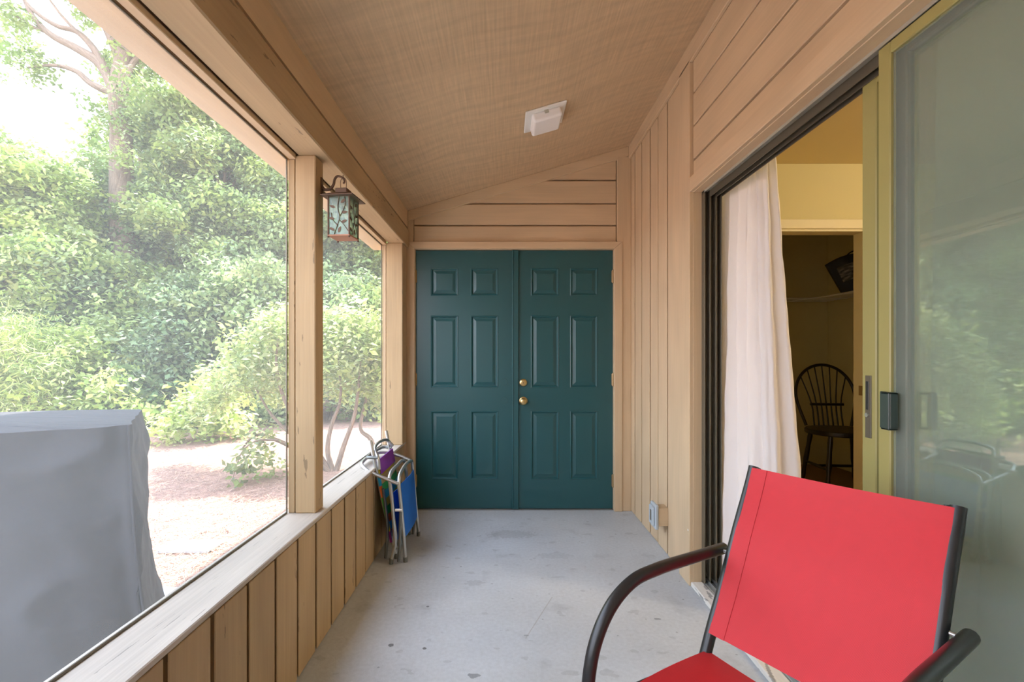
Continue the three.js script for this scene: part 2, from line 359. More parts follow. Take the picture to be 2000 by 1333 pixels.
// raised door panel: stepped rings from the stile down into the groove and up to the field
function doorPanel(x0, x1, y0, y1, z) {
  const steps = [[0, 0], [0.004, 0.003], [0.009, 0.002], [0.016, -0.007], [0.021, -0.0075], [0.042, -0.001], [0.044, 0]], P = [];
  const ring = ([i, d]) => [[x0 + i, y0 + i, z + d], [x1 - i, y0 + i, z + d], [x1 - i, y1 - i, z + d], [x0 + i, y1 - i, z + d]];
  for (let s = 0; s < steps.length - 1; s++) {
    const a = ring(steps[s]), b = ring(steps[s + 1]);
    for (let k = 0; k < 4; k++) { const m = (k + 1) % 4; P.push(...a[k], ...a[m], ...b[m], ...a[k], ...b[m], ...b[k]); }
  }
  const e = ring(steps.at(-1)); P.push(...e[0], ...e[1], ...e[2], ...e[0], ...e[2], ...e[3]);
  const g = new THREE.BufferGeometry(); g.setAttribute('position', new THREE.BufferAttribute(new Float32Array(P), 3)); g.computeVertexNormals();
  return metreUV(g, 1);
}
function doorLeaf(name, label, xa, xb, cols, hingeSide) {
  const d = struct(name, label, 'door', [(xa + xb) / 2, 0.012, -ZB - 0.012]);
  const o = (xa + xb) / 2, rows = [[523.5, 577.6], [616.5, 758], [803.5, 938]].map(([a, b]) => [by(b) - 0.012, by(a) - 0.012]), C = cols.map(([a, b]) => [bx(a) - o, bx(b) - o]);
  const s = new THREE.Shape([[xa - o, 0], [xb - o, 0], [xb - o, 2.018], [xa - o, 2.018]].map((p) => new THREE.Vector2(...p)));
  for (const [x0, x1] of C) for (const [y0, y1] of rows) s.holes.push(new THREE.Path([[x0, y0], [x0, y1], [x1, y1], [x1, y0]].map((p) => new THREE.Vector2(...p))));
  const front = new THREE.ExtrudeGeometry(s, { depth: 0.02, bevelEnabled: false }); front.translate(0, 0, -0.02);
  part('slab', [metreUV(front, 1), cbox(xa - o, xb - o, 0, 2.018, -0.042, -0.02, 0.001)], M.green, d);
  for (const [x0, x1] of C) for (const [y0, y1] of rows) part('panel', doorPanel(x0, x1, y0, y1, 0), M.green, d);
  for (const py of [540, 742, 940]) {
    const x = hingeSide < 0 ? xa - o : xb - o, y = by(py) - 0.012, h = part('hinge', [sweep([[x, y - 0.045, 0.008], [x, y + 0.045, 0.008]], 0.008, 8, 1, true), cbox(x - 0.01, x + 0.01, y - 0.045, y + 0.045, -0.002, 0.003, 0.001)], M.hinge, d, 'brass coloured hinge');
    for (const k of [-1, 1]) part('hinge_tip', new THREE.SphereGeometry(0.0075, 8, 6).translate(x, y + k * 0.047, 0.008), M.hinge, h);
  }
  return [d, o];
}
{
  const [dl, ol] = doorLeaf('door_1', 'left leaf of the dark green six-panel double doors', bx(811.5), bx(1001), [[841, 894.5], [919, 973]], -1);
  for (const [px, py, r] of [[985, 747, 0.027], [985, 783.5, 0.026]]) {
    const g = new THREE.TorusGeometry(r, 0.0014, 6, 32); g.translate(bx(px) - ol, by(py) - 0.012, 0.0002);
    part('hole_plug', [g, new THREE.CylinderGeometry(r - 0.002, r - 0.002, 0.003, 28).rotateX(Math.PI / 2).translate(bx(px) - ol, by(py) - 0.012, -0.001)], M.green, dl, 'painted-over plug of an old lock hole');
  }
  part('astragal', [cbox(bx(1000) - ol, bx(1013) - ol, -0.002, 2.02, -0.002, 0.016, 0.004), cbox(bx(1000.5) - ol, bx(1003) - ol, -0.002, 2.02, 0, 0.02, 0.003)], M.green, dl);
  const [dr, or] = doorLeaf('door_2', 'right leaf of the dark green double doors with knob and deadbolt', bx(1001.5), bx(1197.5), [[1037, 1092], [1114, 1168]], 1);
  const kx = bx(1022) - or, ky = by(784) - 0.012, dy = by(748) - 0.012;
  const lathe = (pts) => new THREE.LatheGeometry(pts.map((p) => new THREE.Vector2(...p)), 28).rotateX(Math.PI / 2);
  const knob = part('knob', lathe([[0.0001, 0.063], [0.016, 0.063], [0.024, 0.058], [0.0275, 0.047], [0.0255, 0.036], [0.017, 0.027], [0.012, 0.02], [0.012, 0.004]].reverse()).translate(kx, ky, 0), M.brass, dr, 'polished brass knob');
  part('rosette', lathe([[0.034, 0], [0.033, 0.004], [0.028, 0.008], [0.012, 0.009]]).translate(kx, ky, 0), M.brass, knob);
  const bolt = part('deadbolt', lathe([[0.03, 0], [0.03, 0.006], [0.026, 0.014], [0.016, 0.016], [0.0001, 0.016]]).translate(kx, dy, 0), M.brass, dr, 'round brass deadbolt lock');
  part('keyhole', cbox(kx - 0.002, kx + 0.002, dy - 0.006, dy + 0.006, 0.0155, 0.0168, 0.0003), M.bronze, bolt);
}
{ // walls of the store behind the doors
  const w = struct('wall_store', 'dark store room walls behind the green doors', 'wall');
  part('store_wall', [cbox(-0.9, -0.8, -0.2, 2.4, -5.1, -ZB - 0.1), cbox(-0.9, 1.1, -0.2, 2.3, -5.2, -5.1)], M.tan, w);
}

// ---------------------------------------------------------------- right wall
const ZO = 2.513, ZE = 0.42;                               // door opening from ZE to ZO
{
  const w = struct('wall_right', 'house wall of tan boards beside and above the sliding door', 'wall');
  part('backing', cbox(XR + 0.03, 1.12, -0.1, 2.84, -ZB - 0.1, -ZO - 0.02, 0.001, 1), M.tan, w);
  part('backing', cbox(XR + 0.03, 1.12, 2.09, 2.84, -ZO - 0.02, ZN, 0.001, 1), M.tan, w);
  part('backing', cbox(XR + 0.03, 1.12, -0.1, 2.09, -ZE + 0.02, ZN, 0.001, 1), M.tan, w);
  const gr = [ZB + 0.01, 3.634, 3.455, 3.257, 3.09, 2.907, 2.665];
  for (let k = 0; k < gr.length - 1; k++) { const xf = XR + rr(-0.001, 0.001); part('board', [cbox(xf, xf + 0.005, 0.004, 2.78, -gr[k] + 0.01, -gr[k + 1] - 0.007, 0.002, 1), cbox(xf + 0.004, XR + 0.031, 0.004, 2.78, -gr[k] + 0.01, -gr[k + 1] - 0.025, 0.001, 1)], M.tan, w); }
  for (let z = -ZE + 0.1; z < ZN - 0.05; z += 0.176) part('board', cbox(XR, XR + 0.031, 0.004, 2.06, z, Math.min(z + 0.168, ZN), 0.003, 1), M.tan, w);
  for (const [a, b] of [[2.128, 2.2195], [2.2305, 2.3955], [2.4065, 2.568], [2.579, 2.7505], [2.7615, 2.83]]) part('board', cbox(XR + rr(-0.001, 0.001), XR + 0.031, a, b, -ZO + 0.004, ZN, 0.003, 2), M.tan, w);
  part('frieze_board', cbox(0.9655, 0.9845, 2.737, ceilY(0.966), -ZB, ZN, 0.003, 2), M.tan, w);
  part('corner_trim', cbox(0.9655, XR + 0.012, 0, 2.75, -2.66, -ZO, 0.003, 1), M.tan, w);
  part('head_trim', cbox(0.9655, XR + 0.012, 2.06, 2.135, -ZO, ZN, 0.003, 2), M.tan, w);
  part('side_trim', cbox(0.9655, XR + 0.012, 0, 2.06, -ZE, -ZE + 0.09, 0.003, 1), M.tan, w);
  part('jamb', cbox(XR, 1.032, 0, 2.062, -ZO - 0.02, -ZO + 0.001, 0.002, 1), M.tan, w);
  part('jamb', cbox(XR, 1.032, 0, 2.062, -ZE, -ZE + 0.02, 0.002, 1), M.tan, w);
  part('jamb_head', cbox(XR, 1.032, 2.058, 2.092, -ZO, -ZE, 0.002, 2), M.tan, w);
  part('nail_hole', new THREE.SphereGeometry(0.006, 8, 6).scale(0.4, 1, 1).translate(0.966, 0.288, -2.53), M.white, w);
}
{ // sliding door frame, tracks and sill
  const d = struct('door_3', 'dark bronze frame of the sliding patio door with its tracks', 'door frame');
  part('side_channel', [cbox(1.03, 1.122, 0.03, 2.06, -2.54, -2.512, 0.001), ...[[1.03, 1.036], [1.058, 1.064], [1.088, 1.096], [1.116, 1.122]].map(([a, b]) => cbox(a, b, 0.03, 2.06, -2.515, -2.478, 0.001))], M.bronze, d);
  part('side_channel', [cbox(1.03, 1.122, 0.03, 2.06, -ZE, -ZE + 0.02, 0.001), ...[[1.03, 1.036], [1.058, 1.064], [1.116, 1.122]].map(([a, b]) => cbox(a, b, 0.03, 2.06, -ZE - 0.03, -ZE, 0.001))], M.bronze, d);
  part('head_track', cbox(1.03, 1.122, 2.058, 2.075, -2.53, -ZE, 0.001), M.bronzeLight, d);
  for (const [a, b] of [[1.03, 1.034], [1.06, 1.064], [1.118, 1.122]]) part('head_fin', cbox(a, b, a < 1.05 ? 2.048 : 2.024, 2.06, -2.512, -ZE, 0.001), a < 1.05 ? M.bronzeLight : M.bronze, d);
  part('head_fin', cbox(1.092, 1.096, 2.024, 2.06, -2.512, -ZE, 0.001), M.bronze, d);
  part('sill_track', [cbox(1.036, 1.124, 0, 0.03, -2.53, -ZE, 0.002), ...[1.05, 1.08, 1.112].map((x) => cbox(x, x + 0.005, 0.03, 0.046, -2.512, -ZE, 0.001))], M.alu, d);
  const s = struct('trim_5', 'whitish worn wooden sill in front of the sliding door track', 'sill');
  part('door_sill', cbox(XR - 0.012, 1.036, 0, 0.024, -ZO, -ZE, 0.004, 2), std({ map: texture(512, 256, (u, v) => { let k = 1 + 0.08 * grainH(u, v); const q = tile(u, v, 14, 40, 3) > 0.3 ? 0.7 : 1; return [222 * k * q, 218 * k * q, 208 * k * q]; }), roughness: 0.7 }), s);
}
function slidingPanel(name, label, x0, x1, Za, Zb, stile, y0, y1, mat, fill, fillMat, fillName) {
  const d = struct(name, label, 'door', [(x0 + x1) / 2, y0, -(Za + Zb) / 2]), w = (x1 - x0) / 2, l = (Za - Zb) / 2, h = y1 - y0;
  part('stile', cbox(-w, w, 0, h, -l, -l + stile, 0.003, 1), mat, d); part('stile', cbox(-w, w, 0, h, l - stile, l, 0.003, 1), mat, d);
  part('rail', cbox(-w, w, h - stile * 0.8, h, -l + stile, l - stile, 0.003, 2), mat, d); part('rail', cbox(-w, w, 0, stile * 1.2, -l + stile, l - stile, 0.003, 2), mat, d);
  part(fillName, cbox(fill - 0.0004, fill + 0.0004, stile, h - stile * 0.6, -l + stile * 0.5, l - stile * 0.5, 0.0001), fillMat, d);
  return d;
}
{
  const sd = slidingPanel('door_4', 'sliding insect screen door with olive frame and dark pull', 1.037, 1.056, 1.336, 0.44, 0.042, 0.032, 2.05, M.olive, 0, M.screenDoor, 'mesh');
  const hy = 1.005 - 0.032, zc = (1.336 + 0.44) / 2, hz = (Z) => -Z + zc;
  const h = part('pull', [cbox(-0.014, -0.009, hy, hy + 0.1, hz(1.325), hz(1.294), 0.002)], M.handle, sd, 'dark plastic pull plate');
  part('pull_grip', [cbox(-0.034, -0.008, hy, hy + 0.006, hz(1.296), hz(1.268), 0.002), cbox(-0.034, -0.008, hy + 0.094, hy + 0.1, hz(1.296), hz(1.268), 0.002), cbox(-0.034, -0.028, hy, hy + 0.1, hz(1.296), hz(1.268), 0.002), cbox(-0.03, -0.008, hy, hy + 0.1, hz(1.274), hz(1.268), 0.002)], M.handle, h);
  slidingPanel('door_5', 'fixed glass door panel with dark bronze frame behind the screen door', 1.066, 1.09, 1.334, 0.44, 0.058, 0.045, 2.055, M.bronze, 0, M.glass, 'pane');
  const gd = slidingPanel('door_6', 'open sliding glass door panel with olive stile and flush lock', 1.098, 1.118, 1.478, 0.5, 0.056, 0.047, 2.055, M.olive, 0, M.glass, 'pane');
  const gz = (Z) => -Z + (1.478 + 0.5) / 2, gy = (y) => y - 0.047;
  const lock = part('lock_plate', [cbox(-0.0125, -0.0095, gy(0.955), gy(1.143), gz(1.462), gz(1.438), 0.001)], M.bronze, gd, 'dark flush lock plate');
  part('finger_pocket', cbox(-0.0135, -0.0115, gy(1.04), gy(1.125), gz(1.458), gz(1.447), 0.001), M.black, lock);
  part('key_cylinder', new THREE.CylinderGeometry(0.0065, 0.0065, 0.006, 16).rotateZ(Math.PI / 2).translate(-0.0145, gy(1.024), gz(1.451)), M.alu, lock, 'silver key cylinder');
}
{ // weatherproof outlet
  const zc = -2.93, o = thing('outlet_box', 'grey weatherproof outlet cover on a tan box low on the board wall', 'outlet', [XR, 0.16, zc]);
  part('box', cbox(-0.062, 0.001, 0.02, 0.13, -0.04, 0.04, 0.003), M.tan, o);
  const c = part('cover', [cbox(-0.082, -0.06, 0.0, 0.15, -0.052, 0.052, 0.006), cbox(-0.094, -0.08, 0.02, 0.135, -0.04, 0.04, 0.008)], M.grayBox, o, 'light grey cover');
  part('slot', cbox(-0.0955, -0.093, 0.045, 0.11, -0.012, 0.012, 0.001), M.bronze, c);
}

// ---------------------------------------------------------------- room behind the sliding door
const RF = 0.08, RC = 2.58, ZW = 3.44, ZC = 5.0;
{
  const f = struct('floor_room', 'brown carpet of the room behind the sliding door', 'floor');
  part('carpet', cbox(1.124, 4.7, -0.1, RF, -ZC - 0.1, 1.0, 0.001), M.carpet, f);
  const c = struct('ceiling_room', 'cream ceiling of the room behind the sliding door', 'ceiling');
  part('plaster', cbox(1.12, 4.7, RC, RC + 0.1, -ZC - 0.1, 1.0, 0.001), M.ceilIn, c);
  const w = struct('wall_room', 'yellow cream wall with the closet doorway', 'wall');
  part('plaster', [cbox(1.12, 1.80, RF, RC, -ZW - 0.1, -ZW, 0.001), cbox(2.59, 4.7, RF, RC, -ZW - 0.1, -ZW, 0.001), cbox(1.80, 2.59, RF + 2.035, RC, -ZW - 0.1, -ZW, 0.001)], M.wallIn, w);
  const w2 = struct('wall_room_far', 'outer cream walls of the room behind the sliding door', 'wall');
  part('plaster', [cbox(4.6, 4.7, RF, RC, -ZW, 1.0, 0.001), cbox(1.12, 4.7, RF, RC, 0.9, 1.0, 0.001), cbox(1.121, 1.135, 2.09, RC, -ZW, 1.0, 0.001), cbox(1.121, 1.135, RF, 2.09, -ZW, -2.54, 0.001), cbox(1.121, 1.135, RF, 2.09, -0.4, 1.0, 0.001)], M.wallIn, w2);
  const w3 = struct('wall_closet', 'dim yellow walls inside the closet', 'wall');
  part('plaster', [cbox(1.3, 3.46, RF, RC, -ZC - 0.1, -ZC, 0.001), cbox(3.36, 3.46, RF, RC, -ZC, -ZW - 0.1, 0.001), cbox(1.25, 1.35, RF, RC, -ZC, -ZW - 0.1, 0.001)], M.wallIn, w3);
  const cs = struct('trim_6', 'cream casing of the closet doorway', 'casing');
  part('casing_head', cbox(1.735, 2.655, RF + 2.03, RF + 2.1, -ZW, -ZW + 0.018, 0.005), M.trimIn, cs);
  part('casing_side', cbox(2.585, 2.655, RF, RF + 2.03, -ZW, -ZW + 0.018, 0.005), M.trimIn, cs);
  part('casing_side', cbox(1.735, 1.805, RF, RF + 2.03, -ZW, -ZW + 0.018, 0.005), M.trimIn, cs);
  part('jamb', [cbox(2.57, 2.592, RF, RF + 2.035, -ZW - 0.105, -ZW + 0.004, 0.002), cbox(1.798, 1.82, RF, RF + 2.035, -ZW - 0.105, -ZW + 0.004, 0.002), cbox(1.82, 2.57, RF + 2.015, RF + 2.036, -ZW - 0.105, -ZW + 0.004, 0.002)], M.trimIn, cs);
  part('strike_plate', cbox(2.5685, 2.572, 0.92, 0.99, -ZW - 0.05, -ZW - 0.005, 0.001), M.hinge, cs, 'brass strike plate');
  part('strike_face', cbox(2.594, 2.62, 0.93, 0.985, -ZW + 0.017, -ZW + 0.02, 0.001), M.hinge, cs, 'brass strike plate');
  // lamp of the room
  const l = thing('ceiling_lamp', 'round frosted ceiling lamp inside the room out of the picture', 'lamp', [3.3, RC, -1.3]);
  part('lamp_base', new THREE.CylinderGeometry(0.17, 0.17, 0.03, 32).translate(0, -0.015, 0), M.white, l);
  part('lamp_bowl', new THREE.SphereGeometry(0.15, 28, 14, 0, Math.PI * 2, Math.PI / 2, Math.PI / 2).scale(1, 0.6, 1).translate(0, -0.03, 0), std({ color: 0xfff2d8, emissive: 0xffd79a, emissiveIntensity: 0.9, roughness: 0.6 }), l);
  const p = new THREE.PointLight(0xffeed6, 1.9); p.name = 'room_light'; p.position.set(0, -0.17, 0); p.castShadow = true; p.shadow.radius = 5; l.add(p);
}
{ // closet shelf
  const s = thing('wire_shelf', 'white closet shelf on brackets along the back and side walls', 'shelf', [0, 0, 0]);
  const y = 1.77, zf = -ZC + 0.3, xs = 3.36 - 0.3;
  for (let k = 0; k <= 6; k++) part('rod', sweep([[1.36, y, -ZC + 0.005 + k * 0.049], [3.35, y, -ZC + 0.005 + k * 0.049]], k === 6 ? 0.006 : 0.003, 6, 1, true), M.white, s);
  for (let k = 0; k <= 6; k++) part('rod', sweep([[xs + k * 0.049, y + 0.004, zf], [xs + k * 0.049, y + 0.004, -ZW - 0.11]], k === 0 ? 0.006 : 0.003, 6, 1, true), M.white, s);
  part('lip', sweep([[1.36, y - 0.03, zf], [xs, y - 0.03, zf], [xs, y - 0.03, -ZW - 0.11]], 0.005, 6, 1, true), M.white, s);
  for (const x of [2.55, 2.75]) part('bracket', sweep([[x, y, zf], [x, y - 0.18, -ZC + 0.01]], 0.007, 6, 1, true), M.white, s);
  part('hook', [sweep([[2.62, y, zf], [2.62, y - 0.06, zf + 0.01], [2.64, y - 0.07, zf + 0.02]], 0.006, 6, 2)], M.white, s);
}
{ // bag on the shelf
  const b = thing('bag', 'dark slouching bag with white print on the closet shelf', 'bag', [3.27, 1.815, -4.43]); b.scale.setScalar(0.74);
  const f = (u, v) => { const t = v, w = 0.14 + 0.05 * t, x = (u - 0.5) * 2 * w; return [x, 0.4 * t + 0.03 * Math.sin(u * 3.1) * t, 0.09 + 0.03 * Math.sin(u * Math.PI) * (1 - t) + 0.012 * N(u * 5, v * 5, 1)]; };
  const body = [surface(f, 12, 10), surface((u, v) => { const p = f(1 - u, v); return [p[0], p[1], -p[2]]; }, 12, 10), surface((u, v) => { const p = f(0, v); return [p[0], p[1], p[2] * (1 - 2 * (1 - u))]; }, 6, 10), surface((u, v) => { const p = f(1, v); return [p[0], p[1], p[2] * (1 - 2 * u)]; }, 6, 10)];
  const g = join(body); g.rotateY(-0.5); g.rotateZ(0.38); g.translate(-0.06, 0.012, 0); part('bag_body', g, std({ color: 0x191a1c, roughness: 0.6 }), b);
  const q = surface((u, v) => { const p = f(0.2 + 0.6 * u, 0.32 + 0.45 * v); return [p[0], p[1], p[2] + 0.004]; }, 8, 6); q.rotateY(-0.5); q.rotateZ(0.38); q.translate(-0.06, 0.012, 0);
  part('print', q, std({ map: texture(128, 128, (u, v) => { const k = 110 + 190 * fbm(u * 2.5, v * 6, 2, 3); return [k, k * 0.97, k * 0.9]; }), roughness: 0.7 }), b, 'whitish print');
  part('bag_handle', sweep([[-0.17, 0.3, 0.06], [-0.2, 0.42, 0.07], [-0.05, 0.48, 0.09], [0.0, 0.4, 0.08]], 0.009, 6, 5), std({ color: 0x191a1c, roughness: 0.6 }), b);
}
{ // windsor chair
  const c = thing('windsor_chair', 'dark wooden chair with hooped spindle back inside the closet', 'chair', [2.86, RF, -4.1]);
  c.rotation.y = -0.12; c.scale.setScalar(1.1);
  const m = M.darkwood, sy = 0.46;
  const seat = new THREE.Shape(); seat.absellipse(0, 0, 0.235, 0.215, 0, Math.PI * 2);
  const sg = new THREE.ExtrudeGeometry(seat, { depth: 0.018, bevelEnabled: true, bevelSize: 0.012, bevelThickness: 0.01, bevelSegments: 3, curveSegments: 32 }).rotateX(-Math.PI / 2).translate(0, sy - 0.028, 0.02);
  part('seat', sg, m, c);
  const tilt = (y) => -0.16 - (y - sy) * 0.22, hoop = [];
  for (let k = 0; k <= 14; k++) { const a = Math.PI * (1.08 - 1.16 * k / 14), y = sy + 0.24 + 0.25 * Math.sin(a), x = 0.225 * Math.cos(a); hoop.push([x, y, tilt(y)]); }
  hoop.unshift([-0.17, sy, tilt(sy)]); hoop.push([0.17, sy, tilt(sy)]);
  part('back_hoop', sweep(hoop, 0.012, 8, 4), m, c);
  for (let k = -3; k <= 3; k++) { const x1 = k * 0.058, top = sy + 0.25 + 0.25 * Math.sqrt(Math.max(0.05, 1 - (x1 / 0.225) ** 2)) - 0.01; part('spindle', sweep([[k * 0.036, sy, tilt(sy)], [k * 0.037, sy + 0.17, tilt(sy + 0.17)], [x1, top, tilt(top)]], [0.007, 0.006, 0.005], 6, 4), m, c); }
  part('back_rail', sweep([[-0.125, sy + 0.17, tilt(sy + 0.17) + 0.01], [0.125, sy + 0.17, tilt(sy + 0.17) + 0.01]], 0.011, 8, 2, true), m, c);
  const feet = [];
  for (const [sx, sz] of [[-1, 1], [1, 1], [-1, -1], [1, -1]]) { const a = V(sx * 0.15, sy - 0.02, 0.02 + sz * 0.14), b = V(sx * 0.2, 0, 0.02 + sz * 0.19); feet.push([a, b]); part('leg', sweep([0, 0.15, 0.3, 0.55, 0.7, 0.85, 1].map((t) => a.clone().lerp(b, t)), [0.014, 0.019, 0.016, 0.02, 0.014, 0.018, 0.011], 8, 3), m, c); }
  const mid = (k, t = 0.6) => feet[k][0].clone().lerp(feet[k][1], t);
  for (const [i, j] of [[0, 2], [1, 3]]) part('stretcher', sweep([mid(i), mid(i).lerp(mid(j), 0.5), mid(j)], [0.008, 0.013, 0.008], 6, 3), m, c);
  part('stretcher', sweep([mid(0).lerp(mid(2), 0.5), mid(1).lerp(mid(3), 0.5)], [0.008, 0.012, 0.008], 6, 3, true), m, c);
  part('stretcher', sweep([mid(0, 0.52), mid(1, 0.52)], [0.008, 0.012, 0.008], 6, 3, true), m, c);
}
// sheer curtains
const weave = texture(128, 128, (u, v) => [128 + 50 * Math.sin(u * 400) + 50 * Math.sin(v * 400) + 40 * tile(u, v, 20, 20)], false, 8, 8);
const sheer = phy({ color: 0xf4f1f1, roughness: 1, transmission: 0.32, thickness: 0, bumpMap: weave, bumpScale: 0.0006, side: THREE.DoubleSide });
function curtain(label, top, bottom, yTop, yBottom, folds, amp, tailFrac) {
  const c = thing('curtain', label, 'curtain', [0, 0, 0]);
  const f = (u, v) => {
    const s = Math.min(1, u / (1 - tailFrac)), k = v * v * (3 - 2 * v) * 0.55 + v * 0.45;
    const ax = top[0] + (top[2] - top[0]) * s, az = top[1] + (top[3] - top[1]) * s, b0 = bottom[0] + (bottom[2] - bottom[0]) * s, b1 = bottom[1] + (bottom[3] - bottom[1]) * s;
    let x = ax + (b0 - ax) * k, Z = az + (b1 - az) * k;
    const ph = s * folds * Math.PI * 2 + 1.3 * N(s * 3, v * 1.4, 4), a = amp * (0.6 + 0.7 * v) * (0.7 + 0.6 * N(s * 6, v * 2, 2));
    x += a * Math.sin(ph); Z += a * 0.7 * Math.cos(ph * 1.1 + 0.6) + 0.01 * N(s * 9, v * 7, 3);
    if (s >= 1) { const t = (u - (1 - tailFrac)) / tailFrac; x += (0.05 + 0.1 * v) * t; Z -= 0.015 * Math.sin(t * 9) + 0.02 * t * v; }
    x += 0.006 * N(u * 22, v * 16, 7);
    return [x, yTop + (yBottom - yTop) * v + 0.004 * Math.sin(u * 30), -Z];
  };
  part('curtain_cloth', surface(f, 180, 60, [1.4, 2]), sheer, c);
  return c;
}
curtain('white sheer curtain gathered at the far side of the open sliding door', [1.155, 2.575, 1.215, 2.27], [1.105, 2.63, 1.21, 2.17], 2.3, 0.1, 5, 0.02, 0.2);
curtain('white sheer curtain hanging behind the glass of the sliding door', [1.2, 1.33, 1.2, 0.42], [1.2, 1.34, 1.2, 0.42], 2.3, 0.1, 9, 0.03, 0.05);
{
  const r = thing('curtain_rod', 'white curtain rod above the sliding door inside the room', 'rod', [1.19, 2.31, -1.5]);
  part('pole', sweep([[0, 0, -1.2], [0, 0, 1.2]], 0.012, 10, 1, true), M.white, r);
  for (const z of [-1.1, 0, 1.1]) part('bracket', cbox(-0.056, 0, -0.012, 0.012, z - 0.01, z + 0.01, 0.002), M.white, r);
}

// ---------------------------------------------------------------- ceiling light of the porch
{
  const o = thing('ceiling_light', 'square white light fitting on the sloping porch ceiling, switched off', 'light', [0.236, ceilY(0.236), -2.845]);
  o.rotation.z = Math.atan(0.2915);
  part('base_plate', cbox(-0.122, 0.122, -0.012, 0.0, -0.126, 0.126, 0.004), M.white, o);
  part('diffuser', new RoundedBoxGeometry(0.175, 0.055, 0.19, 3, 0.016).translate(0.0, -0.034, 0.0), M.lens, o);
  part('retaining_clip', cbox(-0.012, 0.012, -0.03, -0.01, -0.1, -0.094, 0.002), M.bronzeLight, o);
  part('retaining_clip', cbox(-0.012, 0.012, -0.03, -0.01, 0.094, 0.1, 0.002), M.bronzeLight, o);
}
// ---------------------------------------------------------------- lantern on the post
{
  const k = thing('lantern_bracket', 'small scrolled metal bracket screwed to the post above the lantern', 'bracket', [-0.792, 1.97, -2.085]);
  part('scroll_arm', sweep([[0, -0.03, 0], [0.012, -0.045, 0], [0.035, -0.045, 0], [0.052, -0.025, 0], [0.058, 0.0, 0], [0.07, 0.012, 0], [0.092, 0.004, 0], [0.1, -0.012, 0], [0.094, -0.02, 0]], [0.007, 0.006, 0.005, 0.004], 8, 5), M.iron, k);
  part('back_plate', [cbox(0, 0.004, -0.075, 0.005, -0.012, 0.012, 0.001), sweep([[0.004, -0.06, 0], [0.02, -0.075, 0], [0.035, -0.07, 0]], 0.004, 6, 4)], M.iron, k);
  const l = thing('lantern', 'square metal lantern with leaf pattern and pale glass hanging from the post', 'lantern', [-0.697, 1.712, -2.085]);
  l.rotation.y = -0.1;
  const w = 0.046, h = 0.17, m = M.iron;
  part('base_plate', cbox(-w - 0.003, w + 0.003, 0, 0.006, -w - 0.003, w + 0.003, 0.001), M.rust, l, 'reddish metal base');
  for (const [a, b] of [[-1, -1], [-1, 1], [1, -1], [1, 1]]) { part('corner_bar', cbox(a * w - 0.003, a * w + 0.003, 0.004, h, b * w - 0.003, b * w + 0.003, 0.001), m, l); part('foot', new THREE.SphereGeometry(0.005, 8, 6).translate(a * w, -0.002, b * w), m, l); }
  part('roof', [new THREE.ConeGeometry(0.102, 0.035, 4, 1).rotateY(Math.PI / 4).translate(0, h + 0.0185, 0), cbox(-0.071, 0.071, h - 0.002, h + 0.002, -0.071, 0.071, 0.001), cbox(-0.026, 0.026, h + 0.018, h + 0.042, -0.026, 0.026, 0.002)], m, l);
  part('bail', [sweep([[-0.012, h + 0.04, 0], [-0.011, h + 0.085, 0], [0, h + 0.094, 0], [0.011, h + 0.085, 0], [0.012, h + 0.04, 0]], 0.0014, 6, 4), sweep([[0, h + 0.094, 0], [0.0, h + 0.104, 0.004]], 0.002, 6, 2)], m, l);
  const leaf = new THREE.Shape(); leaf.moveTo(0, -0.014); leaf.quadraticCurveTo(0.012, -0.003, 0, 0.014); leaf.quadraticCurveTo(-0.012, -0.003, 0, -0.014);
  for (let s = 0; s < 4; s++) {
    const turn = (g) => g.rotateY(s * Math.PI / 2);
    part('pane', turn(cbox(-w, w, 0.006, h - 0.002, w - 0.0022, w - 0.0012, 0.0003)), M.lanternGlass, l);
    const stem = (pts) => sweep(pts.map(([x, y]) => [x, y, w + 0.001]), 0.0016, 5, 4), leaves = [];
    const rails = [stem([[-0.02, 0.008], [-0.006, 0.045], [0.004, 0.08], [-0.004, 0.12], [0.002, 0.165]]), stem([[0.004, 0.08], [0.02, 0.11], [0.03, 0.14], [0.026, 0.165]]), stem([[-0.006, 0.045], [-0.026, 0.07], [-0.034, 0.1]]), stem([[0.042, 0.02], [0.02, 0.05], [0.002, 0.07]])];
    for (const [x, y, a] of [[-0.03, 0.03, 1.1], [0.024, 0.062, -1.2], [-0.031, 0.075, 1.4], [0.026, 0.1, -1.4], [-0.028, 0.125, 1.2], [0.02, 0.148, -0.9], [0.004, 0.028, -0.4]]) leaves.push([x, y, a]);
    part('vine', turn(join(rails)), m, l);
    for (const [x, y, a] of leaves) part('leaf', turn(new THREE.ExtrudeGeometry(leaf, { depth: 0.0012, bevelEnabled: false, curveSegments: 5 }).rotateZ(a).translate(x, y, w + 0.0005)), m, l);
  }
  part('candle', new THREE.CylinderGeometry(0.02, 0.02, 0.06, 18).translate(0, 0.036, 0), std({ color: 0xe9e3d2, roughness: 0.6 }), l, 'pale candle');
}

